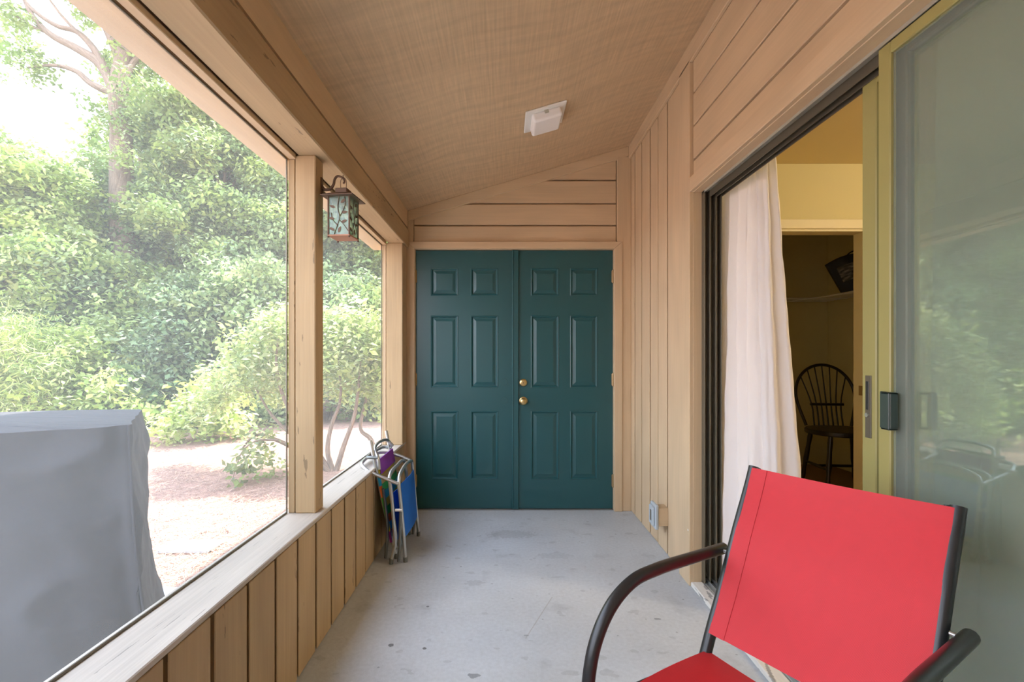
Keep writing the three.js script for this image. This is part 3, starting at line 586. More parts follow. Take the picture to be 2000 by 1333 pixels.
// ---------------------------------------------------------------- red sling chair
{
  const c = thing('sling_chair', 'red fabric patio chair with black tube frame in the foreground', 'chair', [0.6, 0, -0.98]);
  // local axes: +x to the photograph's right end of the back, +z the way the chair faces
  const wdir = V(0.544, 0, 0.839).normalize(), ndir = V(-0.839, 0, 0.544).normalize();
  const O = V(0.6, 0, -0.98), loc = (p) => { const d = V(p[0], p[1], p[2]).sub(O); return [d.dot(wdir), p[1], d.dot(ndir)]; };
  c.rotation.y = Math.atan2(ndir.x, ndir.z);
  const L = loc([0.698, 0.89, -1.349]), R = loc([0.93, 0.89, -0.988]), half = (R[0] - L[0]) / 2, xm = (R[0] + L[0]) / 2, zt = (L[2] + R[2]) / 2;
  // profile of the back (height, forward offset) from top to bottom
  const prof = [[0.89, -0.006], [0.85, 0.012], [0.80, 0.038], [0.74, 0.07], [0.66, 0.108], [0.58, 0.147], [0.50, 0.19], [0.42, 0.228]];
  const at = (s) => { const k = clampN(s, 0, 1) * (prof.length - 1), i = Math.min(prof.length - 2, Math.floor(k)), t = k - i; return [prof[i][0] + (prof[i + 1][0] - prof[i][0]) * t, prof[i][1] + (prof[i + 1][1] - prof[i][1]) * t]; };
  const curve = new THREE.CatmullRomCurve3(prof.map(([y, z]) => V(0, y, z)));
  const fabTex = texture(256, 256, (u, v) => { const k = 1 + 0.06 * Math.sign(Math.sin(u * 402) * Math.sin(v * 402)) + 0.015 * tile(u, v, 6, 6); return [226 * k, 44 * k, 54 * k]; }, true, 6, 6);
  const red = phy({ map: fabTex, roughness: 0.62, transmission: 0.2, thickness: 0, bumpMap: weave, bumpScale: 0.0004 });
  const tubeR = 0.0145;
  for (const s of [-1, 1]) {
    const x = xm + s * half;
    part('back_tube', sweep(prof.map(([y, z]) => [x, y, zt + z]).concat([[x, 0.37, zt + 0.25], [x, 0.2, zt + 0.12], [x, 0.0, zt - 0.05]]), tubeR, 12, 6), M.black, c);
    part('fabric_channel', sweep(prof.slice(0, 7).map(([y, z]) => [x - s * 0.016, y, zt + z + 0.006]), 0.006, 8, 6), M.black, c);
    const ax = x + s * 0.038, zr = zt + 0.1;
    part('arm', sweep([[ax, 0.668, zr - 0.02], [ax, 0.672, zr + 0.1], [ax, 0.676, zr + 0.26], [ax, 0.668, zr + 0.345], [ax, 0.63, zr + 0.415], [ax, 0.56, zr + 0.465], [ax, 0.45, zr + 0.49], [ax, 0.2, zr + 0.505], [ax, 0.0, zr + 0.515]], tubeR * 1.03, 12, 7), M.black, c);
    part('arm_bolt', sweep([[x, 0.672, zt + 0.103], [ax, 0.668, zr]], 0.005, 8, 1, true), M.alu, c);
    part('seat_tube', sweep([[x, 0.425, zt + 0.215], [x, 0.435, zt + 0.35], [x, 0.445, zt + 0.5], [x, 0.43, zt + 0.6], [x, 0.4, zt + 0.63]], tubeR * 0.9, 10, 5), M.black, c);
    part('arm_bolt', sweep([[x, 0.43, zt + 0.585], [ax, 0.43, zr + 0.492]], 0.006, 8, 1, true), M.alu, c);
  }
  part('crossbar', sweep([[xm - half, 0.4, zt + 0.23], [xm + half, 0.4, zt + 0.23]], 0.011, 10, 1, true), M.black, c);
  part('crossbar', sweep([[xm - half, 0.395, zt + 0.62], [xm + half, 0.395, zt + 0.62]], 0.011, 10, 1, true), M.black, c);
  const e = half - 0.002, sag = (u) => Math.sin(u * Math.PI);
  const back = (u, v) => { const p = curve.getPoint(v * 0.872); return [xm + e * (1 - 2 * u), p.y - 0.004 * sag(u), zt + p.z + 0.012 - 0.02 * sag(u) * Math.sin(v * Math.PI * 0.85 + 0.25)]; };
  part('back_sling', sheet(back, 28, 28, 0.0016, [0.43, 0.43]), red, c);
  // folded hems along the sides
  for (const s of [0, 1]) part('hem', sheet((u, v) => { const uu = s ? 0.905 + 0.095 * u : 0.095 * u, p = back(uu, v); return [p[0], p[1], p[2] + 0.0022]; }, 4, 28, 0.0012, [0.05, 0.43]), red, c);
  const seatF = (u, v) => [xm + e * (1 - 2 * u), 0.448 + 0.012 * Math.sin(v * Math.PI) - 0.028 * sag(u) * (0.4 + 0.6 * Math.sin(v * Math.PI)) - 0.05 * Math.max(0, v - 0.88) * 8 * Math.max(0, v - 0.88), zt + 0.215 + 0.405 * v];
  part('seat_sling', sheet(seatF, 24, 24, 0.0016, [0.43, 0.4]), red, c);
}

// ---------------------------------------------------------------- folded beach chairs leaning on the low wall
const blueTex = texture(128, 128, (u, v) => { const k = 1 + 0.05 * Math.sin(u * 500) * Math.sin(v * 500) + 0.06 * tile(u, v, 5, 5); return [18 * k, 104 * k, 200 * k]; }, true, 2, 2);
const stripeTex = texture(16, 256, (u, v) => { const c = [[118, 30, 140], [205, 180, 40], [196, 170, 110], [40, 150, 75], [60, 170, 175], [205, 180, 40], [40, 160, 40], [225, 110, 30], [30, 150, 190]]; return c[Math.min(8, Math.floor(v * 9))]; });
const foldBlue = std({ map: blueTex, roughness: 0.7 }), foldStripe = std({ map: stripeTex, roughness: 0.7 }), purple = std({ color: 0x8a3cae, roughness: 0.6 });
{
  const za = -2.80, zb = -3.21, c = thing('folding_chair', 'folded aluminium beach chair with bright blue fabric leaning on the low wall', 'chair', [-0.6, 0, -3.0]);
  const S = (pts, r = 0.0105, n = 10, straight = false) => sweep(pts.map(([x, y, z]) => [x + 0.6, y, z + 3.0]), r, n, 5, straight);
  // main frame: U with rounded top corners, legs to the floor
  part('frame', S([[-0.578, 0.012, za - 0.01], [-0.585, 0.15, za], [-0.602, 0.36, za + 0.006], [-0.612, 0.46, za + 0.006], [-0.614, 0.495, za - 0.012], [-0.615, 0.51, za - 0.05], [-0.617, 0.525, (za + zb) / 2], [-0.615, 0.515, zb + 0.05], [-0.614, 0.5, zb + 0.012], [-0.612, 0.46, zb], [-0.585, 0.15, zb], [-0.574, 0.012, zb - 0.01]]), M.alu, c);
  const panel = (x0, y0, x1, y1, a, b) => sheet((u, v) => [x1 + (x0 - x1) * v + 0.6 + 0.008 * Math.sin(u * Math.PI), y1 + (y0 - y1) * v + (0.01 * (u - 0.5)), (b + (a - b) * u) + 3.0], 10, 8, 0.003, [0.4, 0.35]);
  part('back_fabric', panel(-0.582, 0.14, -0.606, 0.452, za, zb), foldBlue, c, 'bright blue fabric');
  part('seat_fabric', panel(-0.63, 0.12, -0.652, 0.40, za, zb), foldBlue, c, 'bright blue fabric');
  part('seat_frame', S([[-0.63, 0.1, za + 0.012], [-0.655, 0.42, za + 0.012], [-0.668, 0.5, za], [-0.67, 0.52, (za + zb) / 2], [-0.668, 0.5, zb], [-0.655, 0.42, zb - 0.012], [-0.63, 0.1, zb - 0.012], [-0.627, 0.08, zb + 0.03], [-0.627, 0.075, (za + zb) / 2], [-0.627, 0.08, za - 0.03], [-0.63, 0.1, za + 0.012]]), M.alu, c);
  // arm loop that reaches over the sill
  part('arm_loop', S([[-0.612, 0.462, za + 0.014], [-0.68, 0.49, za + 0.014], [-0.79, 0.535, za + 0.004], [-0.838, 0.562, za - 0.03], [-0.85, 0.572, za - 0.12], [-0.845, 0.572, za - 0.26], [-0.82, 0.566, zb + 0.04], [-0.78, 0.558, zb], [-0.68, 0.53, zb - 0.004], [-0.614, 0.5, zb]], 0.0105), M.alu, c);
  for (const z of [za + 0.012, zb - 0.012]) {
    part('leg', S([[-0.668, 0.5, z], [-0.64, 0.26, z], [-0.628, 0.14, z], [-0.655, 0.012, z + 0.004]], 0.0095), M.alu, c);
    part('leg', S([[-0.6, 0.3, z], [-0.606, 0.1, z], [-0.612, 0.012, z]], 0.0095), M.aluDark, c);
    part('pivot', S([[-0.594, 0.31, z], [-0.632, 0.31, z]], 0.008, 8, true), M.white, c, 'white plastic pivot');
  }
  for (const [x, z] of [[-0.578, za - 0.01], [-0.574, zb - 0.01], [-0.655, za + 0.016], [-0.655, zb - 0.008]]) part('foot_cap', S([[x, 0.0, z], [x, 0.03, z]], 0.0125, 8, true), M.aluDark, c, 'grey plastic foot cap');
}
{
  const za = -2.86, zb = -3.24, c = thing('folding_chair', 'folded aluminium beach chair with purple, green and orange striped fabric behind the blue one', 'chair', [-0.7, 0, -3.05]);
  const S = (pts, r = 0.0105, n = 10, straight = false) => sweep(pts.map(([x, y, z]) => [x + 0.7, y, z + 3.05]), r, n, 5, straight);
  const lean = (y) => -0.672 - 0.105 * (y - 0.1) / 0.5;
  for (const z of [za, zb]) {
    part('frame', S([[lean(0.01) + 0.012, 0.012, z], [lean(0.3), 0.3, z], [lean(0.55), 0.55, z], [lean(0.7), 0.7, z - 0.01]], 0.0105), M.alu, c);
    part('foot_cap', S([[lean(0.0) + 0.012, 0.0, z], [lean(0.03) + 0.012, 0.03, z]], 0.0125, 8, true), M.aluDark, c, 'grey plastic foot cap');
  }
  part('back_fabric', sheet((u, v) => { const y = 0.575 - 0.4 * v; return [lean(y) + 0.7 + 0.012 + 0.01 * Math.sin(u * Math.PI), y, zb + (za - zb) * u + 3.05]; }, 10, 10, 0.003, [1, 1]), foldStripe, c, 'striped fabric');
  part('pocket', sheet((u, v) => { const y = 0.585 - 0.085 * v; return [lean(y) + 0.7 + 0.022, y, zb + 0.02 + (za - zb - 0.03) * u + 3.05]; }, 8, 4, 0.006, [1, 1]), purple, c, 'bright purple pocket');
  part('seat_fabric', sheet((u, v) => { const y = 0.5 - 0.4 * v; return [-0.752 + 0.7 + 0.078 * v, y, zb + (za - zb + 0.02) * u + 3.05]; }, 8, 10, 0.012, [1, 1]), std({ map: (() => { const t = texture(16, 256, (u, v) => { const q = [[30, 160, 200], [225, 110, 30], [50, 170, 40], [60, 185, 40], [205, 185, 40], [130, 30, 130]]; return q[Math.min(5, Math.floor(v * 6))]; }); return t; })(), roughness: 0.7 }), c, 'rainbow striped fabric');
  part('arm_loop', S([[-0.742, 0.53, za + 0.004], [-0.752, 0.6, za], [-0.778, 0.64, za - 0.03], [-0.79, 0.655, za - 0.1], [-0.79, 0.655, zb + 0.1], [-0.778, 0.64, zb + 0.03], [-0.752, 0.6, zb]], 0.0105), M.alu, c);
  part('arm_loop', S([[-0.75, 0.6, za + 0.006], [-0.81, 0.6, za], [-0.83, 0.592, za - 0.06], [-0.832, 0.588, zb + 0.06], [-0.81, 0.59, zb], [-0.76, 0.585, zb]], 0.0095), M.aluDark, c);
  part('leg', S([[-0.715, 0.42, za + 0.02], [-0.69, 0.2, za + 0.02], [-0.7, 0.012, za + 0.02]], 0.0095), M.aluDark, c);
  part('leg', S([[-0.715, 0.42, zb - 0.02], [-0.69, 0.2, zb - 0.02], [-0.7, 0.012, zb - 0.02]], 0.0095), M.aluDark, c);
}

// ---------------------------------------------------------------- outside: ground, patio, grill
const GY = -0.13;
{
  const g = struct('ground', 'sunny ground covered with pale pinkish pine straw', 'ground');
  const tex = texture(1024, 1024, (u, v) => {
    const a = tile(u, v, 10, 10), b = tile(u, v, 34, 34, 2), d = tile(u, v, 160, 160, 5), e = tile(u, v, 80, 300, 7), f = tile(u, v, 300, 80, 9);
    const k = 1 + 0.10 * a + 0.10 * b + 0.16 * d + 0.14 * e + 0.14 * f;
    return [170 * k, 136 * k, 122 * k];
  });
  const bump = texture(512, 512, (u, v) => [128 + 40 * tile(u, v, 60, 60) + 50 * tile(u, v, 150, 40, 3) + 50 * tile(u, v, 40, 150, 6)], false, 2, 2);
  tex.repeat.set(0.5, 0.5);
  const s = surface((u, v) => { const x = -40 + 80 * u, z = -40 + 80 * v; const far = clampN((-x - 2.5) / 6, 0, 1); return [x, GY + 0.05 * far * fbm(x * 0.5, z * 0.5, 1, 3), z]; }, 160, 160, [80, 80]);
  part('soil', s, std({ map: tex, bumpMap: bump, bumpScale: 0.02, roughness: 0.95 }), g);
}
{
  const needle = new THREE.BufferGeometry();
  needle.setAttribute('position', new THREE.BufferAttribute(new Float32Array([-0.08, 0, 0.0018, -0.02, 0.008, 0.0016, 0.08, 0, 0, -0.08, 0, -0.0018, -0.02, 0.008, -0.0016, 0.08, 0, 0.0004]), 3));
  needle.setIndex([0, 1, 4, 0, 4, 3, 1, 2, 4]); needle.computeVertexNormals();
  const n = 26000, im = shadows(new THREE.InstancedMesh(needle, std({ color: 0xffffff, roughness: 0.9, side: THREE.DoubleSide }), n)), m = new THREE.Matrix4(), q = new THREE.Quaternion(), col = new THREE.Color();
  for (let i = 0; i < n; i++) {
    const Z = 2.6 + 7 * Math.pow(rnd(), 1.2), x = X(rr(-60, 800), Z);
    q.setFromEuler(new THREE.Euler(rr(-0.15, 0.15), rr(0, 6.28), rr(-0.15, 0.15)));
    m.compose(V(x, GY + 0.012, -Z), q, V(1, 1, 1).multiplyScalar(rr(0.6, 1.3))); im.setMatrixAt(i, m);
    const k = rr(0.5, 1); im.setColorAt(i, col.setRGB(0.62 * k, 0.42 * k, 0.32 * k));
  }
  im.name = 'pine_straw'; scene.add(im); tag(im, 'loose pine needles scattered over the ground outside', 'pine straw', null, 'stuff');
}
{
  const p = struct('patio', 'light concrete patio strip outside the screen under the grill', 'patio');
  part('slab', cbox(-0.91, -3.4, -0.3, -0.07, -2.66, 3, 0.01), std({ color: 0xc9cbd0, roughness: 0.7 }), p);
  const d = thing('drain_grate', 'small pale slatted drain mat lying on the pine straw', 'grate', [-2.16, GY + 0.012, -3.32]);
  for (let k = 0; k < 9; k++) part('slat', cbox(-0.16, 0.16, 0, 0.02, -0.09 + k * 0.022, -0.08 + k * 0.022, 0.002), M.grayBox, d);
  for (const x of [-0.17, 0.155]) part('edge', cbox(x, x + 0.015, 0, 0.018, -0.095, 0.1, 0.002), M.grayBox, d);
}
{ // covered grill
  const corner = V(X(254, 1.45), 0, -1.45), yaw = 0.6;
  const g = thing('covered_grill', 'barbecue grill under a wrinkled grey fabric cover', 'grill', [corner.x, -0.07, corner.z]);
  g.rotation.y = yaw;                                     // local: cover runs from x = 0 to the left, z = 0 is the face to the eye, away is -z
  const Wd = 1.35, Dp = 0.5, Ht = 1.065;
  const wr = (a, b, s) => 0.05 * fbm(a * 2.4, b * 2.2, s, 3) + 0.035 * Math.pow(1 - Math.min(1, Math.abs(2.2 * N(a * 2.6 + b * 1.5, b * 3.2 - a * 0.8, s + 5))), 3) * (a > 1.3 ? 0.25 : 1) + 0.02 * (a > 1.3 ? 0.5 : 1) * N(a * 9 + 2 * N(a * 2, b * 2, 8), b * 4, s + 2);
  // ring of the cover at height t (0 top .. 1 bottom) going round the four sides
  const ringPt = (u, t) => {
    const fl = 0.04 + 0.1 * t * t + 0.02 * t, per = 2 * (Wd + Dp); let s = u * per, x, z, nx, nz;
    if (s < Wd) { x = -Wd + s; z = 0; nx = 0; nz = 1; } else if (s < Wd + Dp) { x = 0; z = -(s - Wd); nx = 1; nz = 0; } else if (s < 2 * Wd + Dp) { x = -(s - Wd - Dp); z = -Dp; nx = 0; nz = -1; } else { x = -Wd; z = -Dp + (s - 2 * Wd - Dp); nx = -1; nz = 0; }
    const cx = (x + Wd / 2) / (Wd / 2), cz = (z + Dp / 2) / (Dp / 2), fx = fl * t * 0.9, w = wr(u * per, t * 1.2, 3) + 0.018 * t * Math.sin(u * per * 9 + 3 * N(u * per, t, 1)) * t;
    const crease = 0.03 * Math.exp(-(((u * per - Wd + 0.06) / 0.05) ** 2)) * Math.exp(-(((t - 0.4) / 0.22) ** 2));
    return [x + cx * fx + nx * (w) , Ht * (1 - t), z + cz * fx * 1.1 + nz * (w - crease)];
  };
  const mat = std({ map: texture(512, 512, (u, v) => { const k = 1 + 0.05 * tile(u, v, 8, 8) + 0.05 * tile(u, v, 160, 160, 2); return [52 * k, 54 * k, 60 * k]; }, true, 1, 1), bumpMap: texture(512, 512, (u, v) => [128 + 70 * tile(u, v, 10, 7) + 50 * tile(u, v, 26, 20, 3)], false, 1, 1), bumpScale: 0.008, roughness: 0.8 });
  part('cover_skirt', surface((u, v) => ringPt(1 - u, 1 - v), 220, 60, [3.9, 1.07]), mat, g);
  const top = (u, v) => { const r = V(...ringPt(u, 0)), c = V(-Wd / 2, Ht + 0.055, -Dp / 2), k = Math.sqrt(v), p = r.lerp(c, v); p.y = Ht + 0.025 * Math.sin(Math.min(1, v * 1.6) * Math.PI / 2) + 0.012 * fbm(p.x * 4, p.z * 4, 6, 3) * v; return [p.x, p.y, p.z]; };
  part('cover_top', surface((u, v) => top(u, 1 - v), 120, 20, [3.9, 0.5]), mat, g);
  part('seam', sweep([0, 0.15, 0.3, 0.45, 0.6, 0.75, 0.98].map((t) => { const p = ringPt(Wd / (2 * (Wd + Dp)) - 0.002, t); return [p[0] + 0.004, p[1], p[2] + 0.003]; }), 0.004, 6, 6), mat, g);
}

// ---------------------------------------------------------------- trees and shrubs
const barkTex = texture(256, 256, (u, v) => { const k = 1 + 0.25 * tile(u, v, 6, 40) + 0.15 * tile(u, v, 30, 60, 3); return [128 * k, 112 * k, 98 * k]; }, true, 1, 2);
const bark = std({ map: barkTex, roughness: 0.95 });
const leafMat = phy({ color: 0xffffff, roughness: 0.85, transmission: 0.42, thickness: 0, side: THREE.DoubleSide });
// spray of leaves: each leaf is a folded diamond
function spray(n, len, wid, radius) {
  const pos = [], idx = [];
  for (let i = 0; i < n; i++) {
    const c = V(rr(-1, 1), rr(-1, 1), rr(-1, 1)); if (c.length() > 1) c.normalize(); c.multiplyScalar(radius);
    const d = V(rr(-1, 1), rr(-0.7, 0.5), rr(-1, 1)).normalize(), s = V(rr(-0.7, 0.7), 1, rr(-0.7, 0.7)).cross(d).normalize(), up = d.clone().cross(s), k = rr(0.7, 1.25), b = pos.length / 3;
    const P = [c, c.clone().addScaledVector(d, len * k * 0.5).addScaledVector(s, wid * k * 0.5).addScaledVector(up, 0.1 * wid), c.clone().addScaledVector(d, len * k), c.clone().addScaledVector(d, len * k * 0.5).addScaledVector(s, -wid * k * 0.5).addScaledVector(up, 0.1 * wid)];
    for (const p of P) pos.push(p.x, p.y, p.z);
    idx.push(b, b + 1, b + 2, b, b + 2, b + 3);
  }
  const g = new THREE.BufferGeometry(); g.setAttribute('position', new THREE.BufferAttribute(new Float32Array(pos), 3)); g.setIndex(idx); g.computeVertexNormals(); return g;
}
const SPR = { fine: spray(40, 0.115, 0.062, 0.24), mid: spray(32, 0.17, 0.095, 0.34), big: spray(16, 0.078, 0.04, 0.13), feather: spray(60, 0.13, 0.016, 0.3) };
const TONES = {
  bush: [[0.41, 0.52, 0.17], [0.31, 0.42, 0.13], [0.48, 0.55, 0.24]],
  bright: [[0.50, 0.63, 0.16], [0.41, 0.56, 0.15], [0.58, 0.66, 0.25]], mid: [[0.36, 0.48, 0.14], [0.44, 0.55, 0.18], [0.25, 0.37, 0.11]],
  dark: [[0.19, 0.31, 0.12], [0.25, 0.36, 0.15], [0.15, 0.25, 0.10]], cool: [[0.33, 0.45, 0.19], [0.40, 0.52, 0.24], [0.26, 0.39, 0.16]],
};
function foliage(parent, blobs, kind, tone, density, name = 'foliage') {
  const list = [];
  for (const [x, y, z, r, ry = r * 0.55] of blobs) {
    const n = Math.round(density * r * r * 3.2);
    for (let i = 0; i < n; i++) {
      const d = V(rr(-1, 1), rr(-0.8, 1), rr(-1, 1)).normalize(), k = 0.45 + 0.62 * Math.pow(rnd(), 0.6);
      list.push([x + d.x * r * k, y + d.y * ry * k, z + d.z * r * k]);
    }
  }
  const im = shadows(new THREE.InstancedMesh(SPR[kind], leafMat, list.length)), m = new THREE.Matrix4(), q = new THREE.Quaternion(), c = new THREE.Color(), t = TONES[tone];
  list.forEach((p, i) => {
    q.setFromEuler(new THREE.Euler(rr(-0.6, 0.6), rr(0, 6.28), rr(-0.6, 0.6))); m.compose(V(...p), q, V(1, 1, 1).multiplyScalar(rr(0.75, 1.25))); im.setMatrixAt(i, m);
    const a = t[Math.floor(rnd() * 3)], k = rr(0.55, 1.3); im.setColorAt(i, c.setRGB(a[0] * k, a[1] * k, a[2] * k));
  });
  im.name = name; parent.add(im); im.userData.kind = 'stuff';
  return im;
}
// a tree standing at photo column px and depth Z: trunk, limbs and clumps of leaves
function tree(name, label, px, Z, H, opt = {}) {
  const { crown = [0.35, 1], rad = 1.6, clumps = 18, trunkR = 0.1, kind = 'fine', tone = 'mid', density = 30, lean = 0, group = 'trees of the wood beyond the yard', clump = [0.4, 0.8], category = 'tree' } = opt;
  const t = thing(name, label, category, [X(px, Z), GY, -Z], group);
  const top = V(lean, H * 0.95, rr(-0.3, 0.3)), spine = [V(0, -0.05, 0), V(lean * 0.2 + rr(-0.1, 0.1), H * 0.3, rr(-0.1, 0.1)), V(lean * 0.55 + rr(-0.15, 0.15), H * 0.65, rr(-0.15, 0.15)), top];
  const cv = new THREE.CatmullRomCurve3(spine);
  part('trunk', sweep(spine, [trunkR, trunkR * 0.8, trunkR * 0.5, trunkR * 0.15], 8, 6), bark, t);
  const blobs = [];
  for (let i = 0; i < clumps; i++) {
    const f = crown[0] + (crown[1] - crown[0]) * (i + 0.5) / clumps, c = cv.getPoint(Math.min(1, f)), a = i * 2.4 + rr(-0.5, 0.5);
    const w = rad * (0.35 + 0.65 * Math.sin(Math.PI * clampN((f - crown[0]) / (crown[1] - crown[0]) * 0.8 + 0.2, 0, 1))) * rr(0.5, 1), r = rr(...clump);
    const p = V(c.x + w * Math.cos(a), Math.max(r * 0.6, H * f + rr(-0.3, 0.3)), c.z + w * Math.sin(a));
    blobs.push([p.x, p.y, p.z, r]);
    if (i % 2 === 0 && H > 3) part('branch', sweep([cv.getPoint(Math.max(0, f - 0.12)), c.clone().lerp(p, 0.5).add(V(0, -0.1, 0)), p], [trunkR * 0.35 * (1.1 - f), trunkR * 0.2 * (1.1 - f) + 0.008, 0.008], 5, 4), bark, t);
  }
  foliage(t, blobs, kind, tone, density);
  return t;
}
{ // tall tree with bare limbs
  const Z = 11, t = thing('forked_tree', 'tall tree with thick trunk and long bare limbs reaching up to the left', 'tree', [X(238, Z), GY, -Z], 'trees of the wood beyond the yard');
  const q = (px, py, dz = 0) => V(X(px, Z + dz) - X(238, Z), Y(py, Z + dz) - GY, -dz);
  part('trunk', sweep([V(0, -0.05, 0), q(240, 560), q(238, 400), q(236, 250), q(232, 170), q(248, 80), q(262, -60), q(270, -220)], [0.3, 0.26, 0.24, 0.21, 0.19, 0.15, 0.1, 0.05], 10, 6), bark, t);
  part('limb', sweep([q(236, 215), q(200, 130), q(150, 95), q(95, 65), q(60, 25), q(40, -20)], [0.13, 0.11, 0.09, 0.07, 0.05, 0.03], 7, 5), bark, t);
  part('limb', sweep([q(218, 165), q(190, 105), q(150, 62), q(110, 50), q(60, 15), q(20, -40)], [0.09, 0.08, 0.06, 0.05, 0.04, 0.03], 7, 5), bark, t);
  part('limb', sweep([q(232, 185), q(180, 165), q(150, 140), q(110, 128), q(55, 132)], [0.09, 0.07, 0.06, 0.04, 0.02], 7, 5), bark, t);
  part('limb', sweep([q(240, 130), q(210, 60), q(185, 0), q(160, -60)], [0.1, 0.08, 0.06, 0.04], 7, 5), bark, t);
  part('limb', sweep([q(236, 190), q(262, 120), q(300, 90), q(330, 60)], [0.08, 0.06, 0.05, 0.03], 7, 5), bark, t);
  part('twig', sweep([q(95, 65), q(60, 50), q(30, 30), q(0, 25)], [0.04, 0.03, 0.02, 0.01], 6, 4), bark, t);
  part('twig', sweep([q(150, 62), q(120, 30), q(90, -10)], [0.04, 0.03, 0.02], 6, 4), bark, t);
  const B = [];
  for (const [px, py, r, dz] of [[285, 300, 0.6, -0.3], [190, 330, 0.6, 0.3], [262, 250, 0.6, 0], [205, 40, 0.5, 0], [180, 10, 0.6, 0.4], [262, 30, 0.7, 0.2], [300, 120, 0.7, 0.4], [280, 180, 0.6, -0.4], [245, 140, 0.5, 0.3], [70, 130, 0.35, 0], [85, 122, 0.25, 0], [10, 30, 0.5, 0], [30, 95, 0.5, 0.2], [60, 55, 0.3, 0], [-10, 110, 0.7, 0], [320, 60, 0.8, 0.6], [170, -40, 0.7, 0], [290, -60, 1, 0], [345, 115, 0.6, 0.3], [275, 420, 0.6, -0.2]]) { const p = q(px, py, dz); B.push([p.x, p.y, p.z, r]); }
  foliage(t, B, 'fine', 'mid', 13);
}
tree('slender_tree', 'slender straight trunk rising just right of the tall limbed tree', 283, 13, 13.5, { crown: [0.5, 1], rad: 1.2, clumps: 14, trunkR: 0.2, tone: 'mid', density: 13, clump: [0.4, 0.8] });
tree('leafy_tree', 'bright yellow-green tree at the left edge of the wood', 25, 9.6, 5.2, { rad: 1.5, clumps: 34, tone: 'bright', crown: [0.3, 1.0] });
tree('leafy_tree', 'pale leafy tree left of the tall trunk, second from the left edge', 138, 11.5, 5.2, { rad: 1.5, clumps: 32, tone: 'mid', crown: [0.3, 1] });
tree('leafy_tree', 'green tree filling the gap right of the tall trunk', 350, 12.4, 7.6, { rad: 1.6, clumps: 36, tone: 'cool', crown: [0.3, 1] });
tree('leafy_tree', 'bushy tree whose crown reaches the beam above the middle of the screen', 440, 11.4, 7.2, { rad: 1.6, clumps: 34, tone: 'mid', crown: [0.25, 1] });
tree('leafy_tree', 'light green tree just left of the lantern post', 535, 12, 7.0, { rad: 1.7, clumps: 34, tone: 'cool', crown: [0.25, 1] });
tree('leafy_tree', 'tree behind the lantern post', 618, 12.6, 6.6, { rad: 1.7, clumps: 32, tone: 'cool', crown: [0.25, 1] });
tree('leafy_tree', 'hazy green tree seen through the narrow screen', 700, 12.4, 6.2, { rad: 1.7, clumps: 32, tone: 'cool', crown: [0.2, 1] });
tree('leafy_tree', 'tree hidden beyond the corner post', 785, 13, 6.2, { rad: 1.6, clumps: 20, tone: 'mid', crown: [0.2, 1] });
tree('background_tree', 'deep background tree at the far left of the wood', -60, 16, 6.2, { rad: 2.4, clumps: 24, tone: 'cool', kind: 'mid', clump: [0.8, 1.3], density: 12, crown: [0.15, 1] });
tree('background_tree', 'deep background tree left of the tall trunk', 120, 16.5, 5, { rad: 2.4, clumps: 24, tone: 'mid', kind: 'mid', clump: [0.8, 1.3], density: 12, crown: [0.1, 1] });
tree('background_tree', 'deep background tree right of the slender trunk', 325, 16.5, 9.8, { rad: 2.3, clumps: 28, tone: 'mid', kind: 'mid', clump: [0.8, 1.3], density: 12, crown: [0.1, 1] });
tree('background_tree', 'deep background tree behind the middle of the large screen', 450, 17, 9.6, { rad: 2.4, clumps: 28, tone: 'cool', kind: 'mid', clump: [0.8, 1.3], density: 12, crown: [0.1, 1] });
tree('background_tree', 'deep background tree left of the lantern post', 560, 17.5, 9, { rad: 2.4, clumps: 34, tone: 'cool', kind: 'mid', clump: [0.8, 1.3], density: 12, crown: [0.1, 1] });
tree('background_tree', 'deep background tree behind the narrow screen', 690, 17.5, 8, { rad: 2.4, clumps: 34, tone: 'cool', kind: 'mid', clump: [0.8, 1.3], density: 12, crown: [0.1, 1] });
for (const [px, Z, H, label] of [[-190, 9.4, 6.2, 'tree of the wood just outside the left edge of the picture'], [-380, 9.2, 6.6, 'tree of the wood further outside the left edge of the picture'], [-640, 9, 6, 'tree of the wood far outside the left edge of the picture']])
  tree('leafy_tree', label, px, Z, H, { rad: 1.8, clumps: 34, tone: 'mid', crown: [0.05, 1], clump: [0.7, 1.1] });
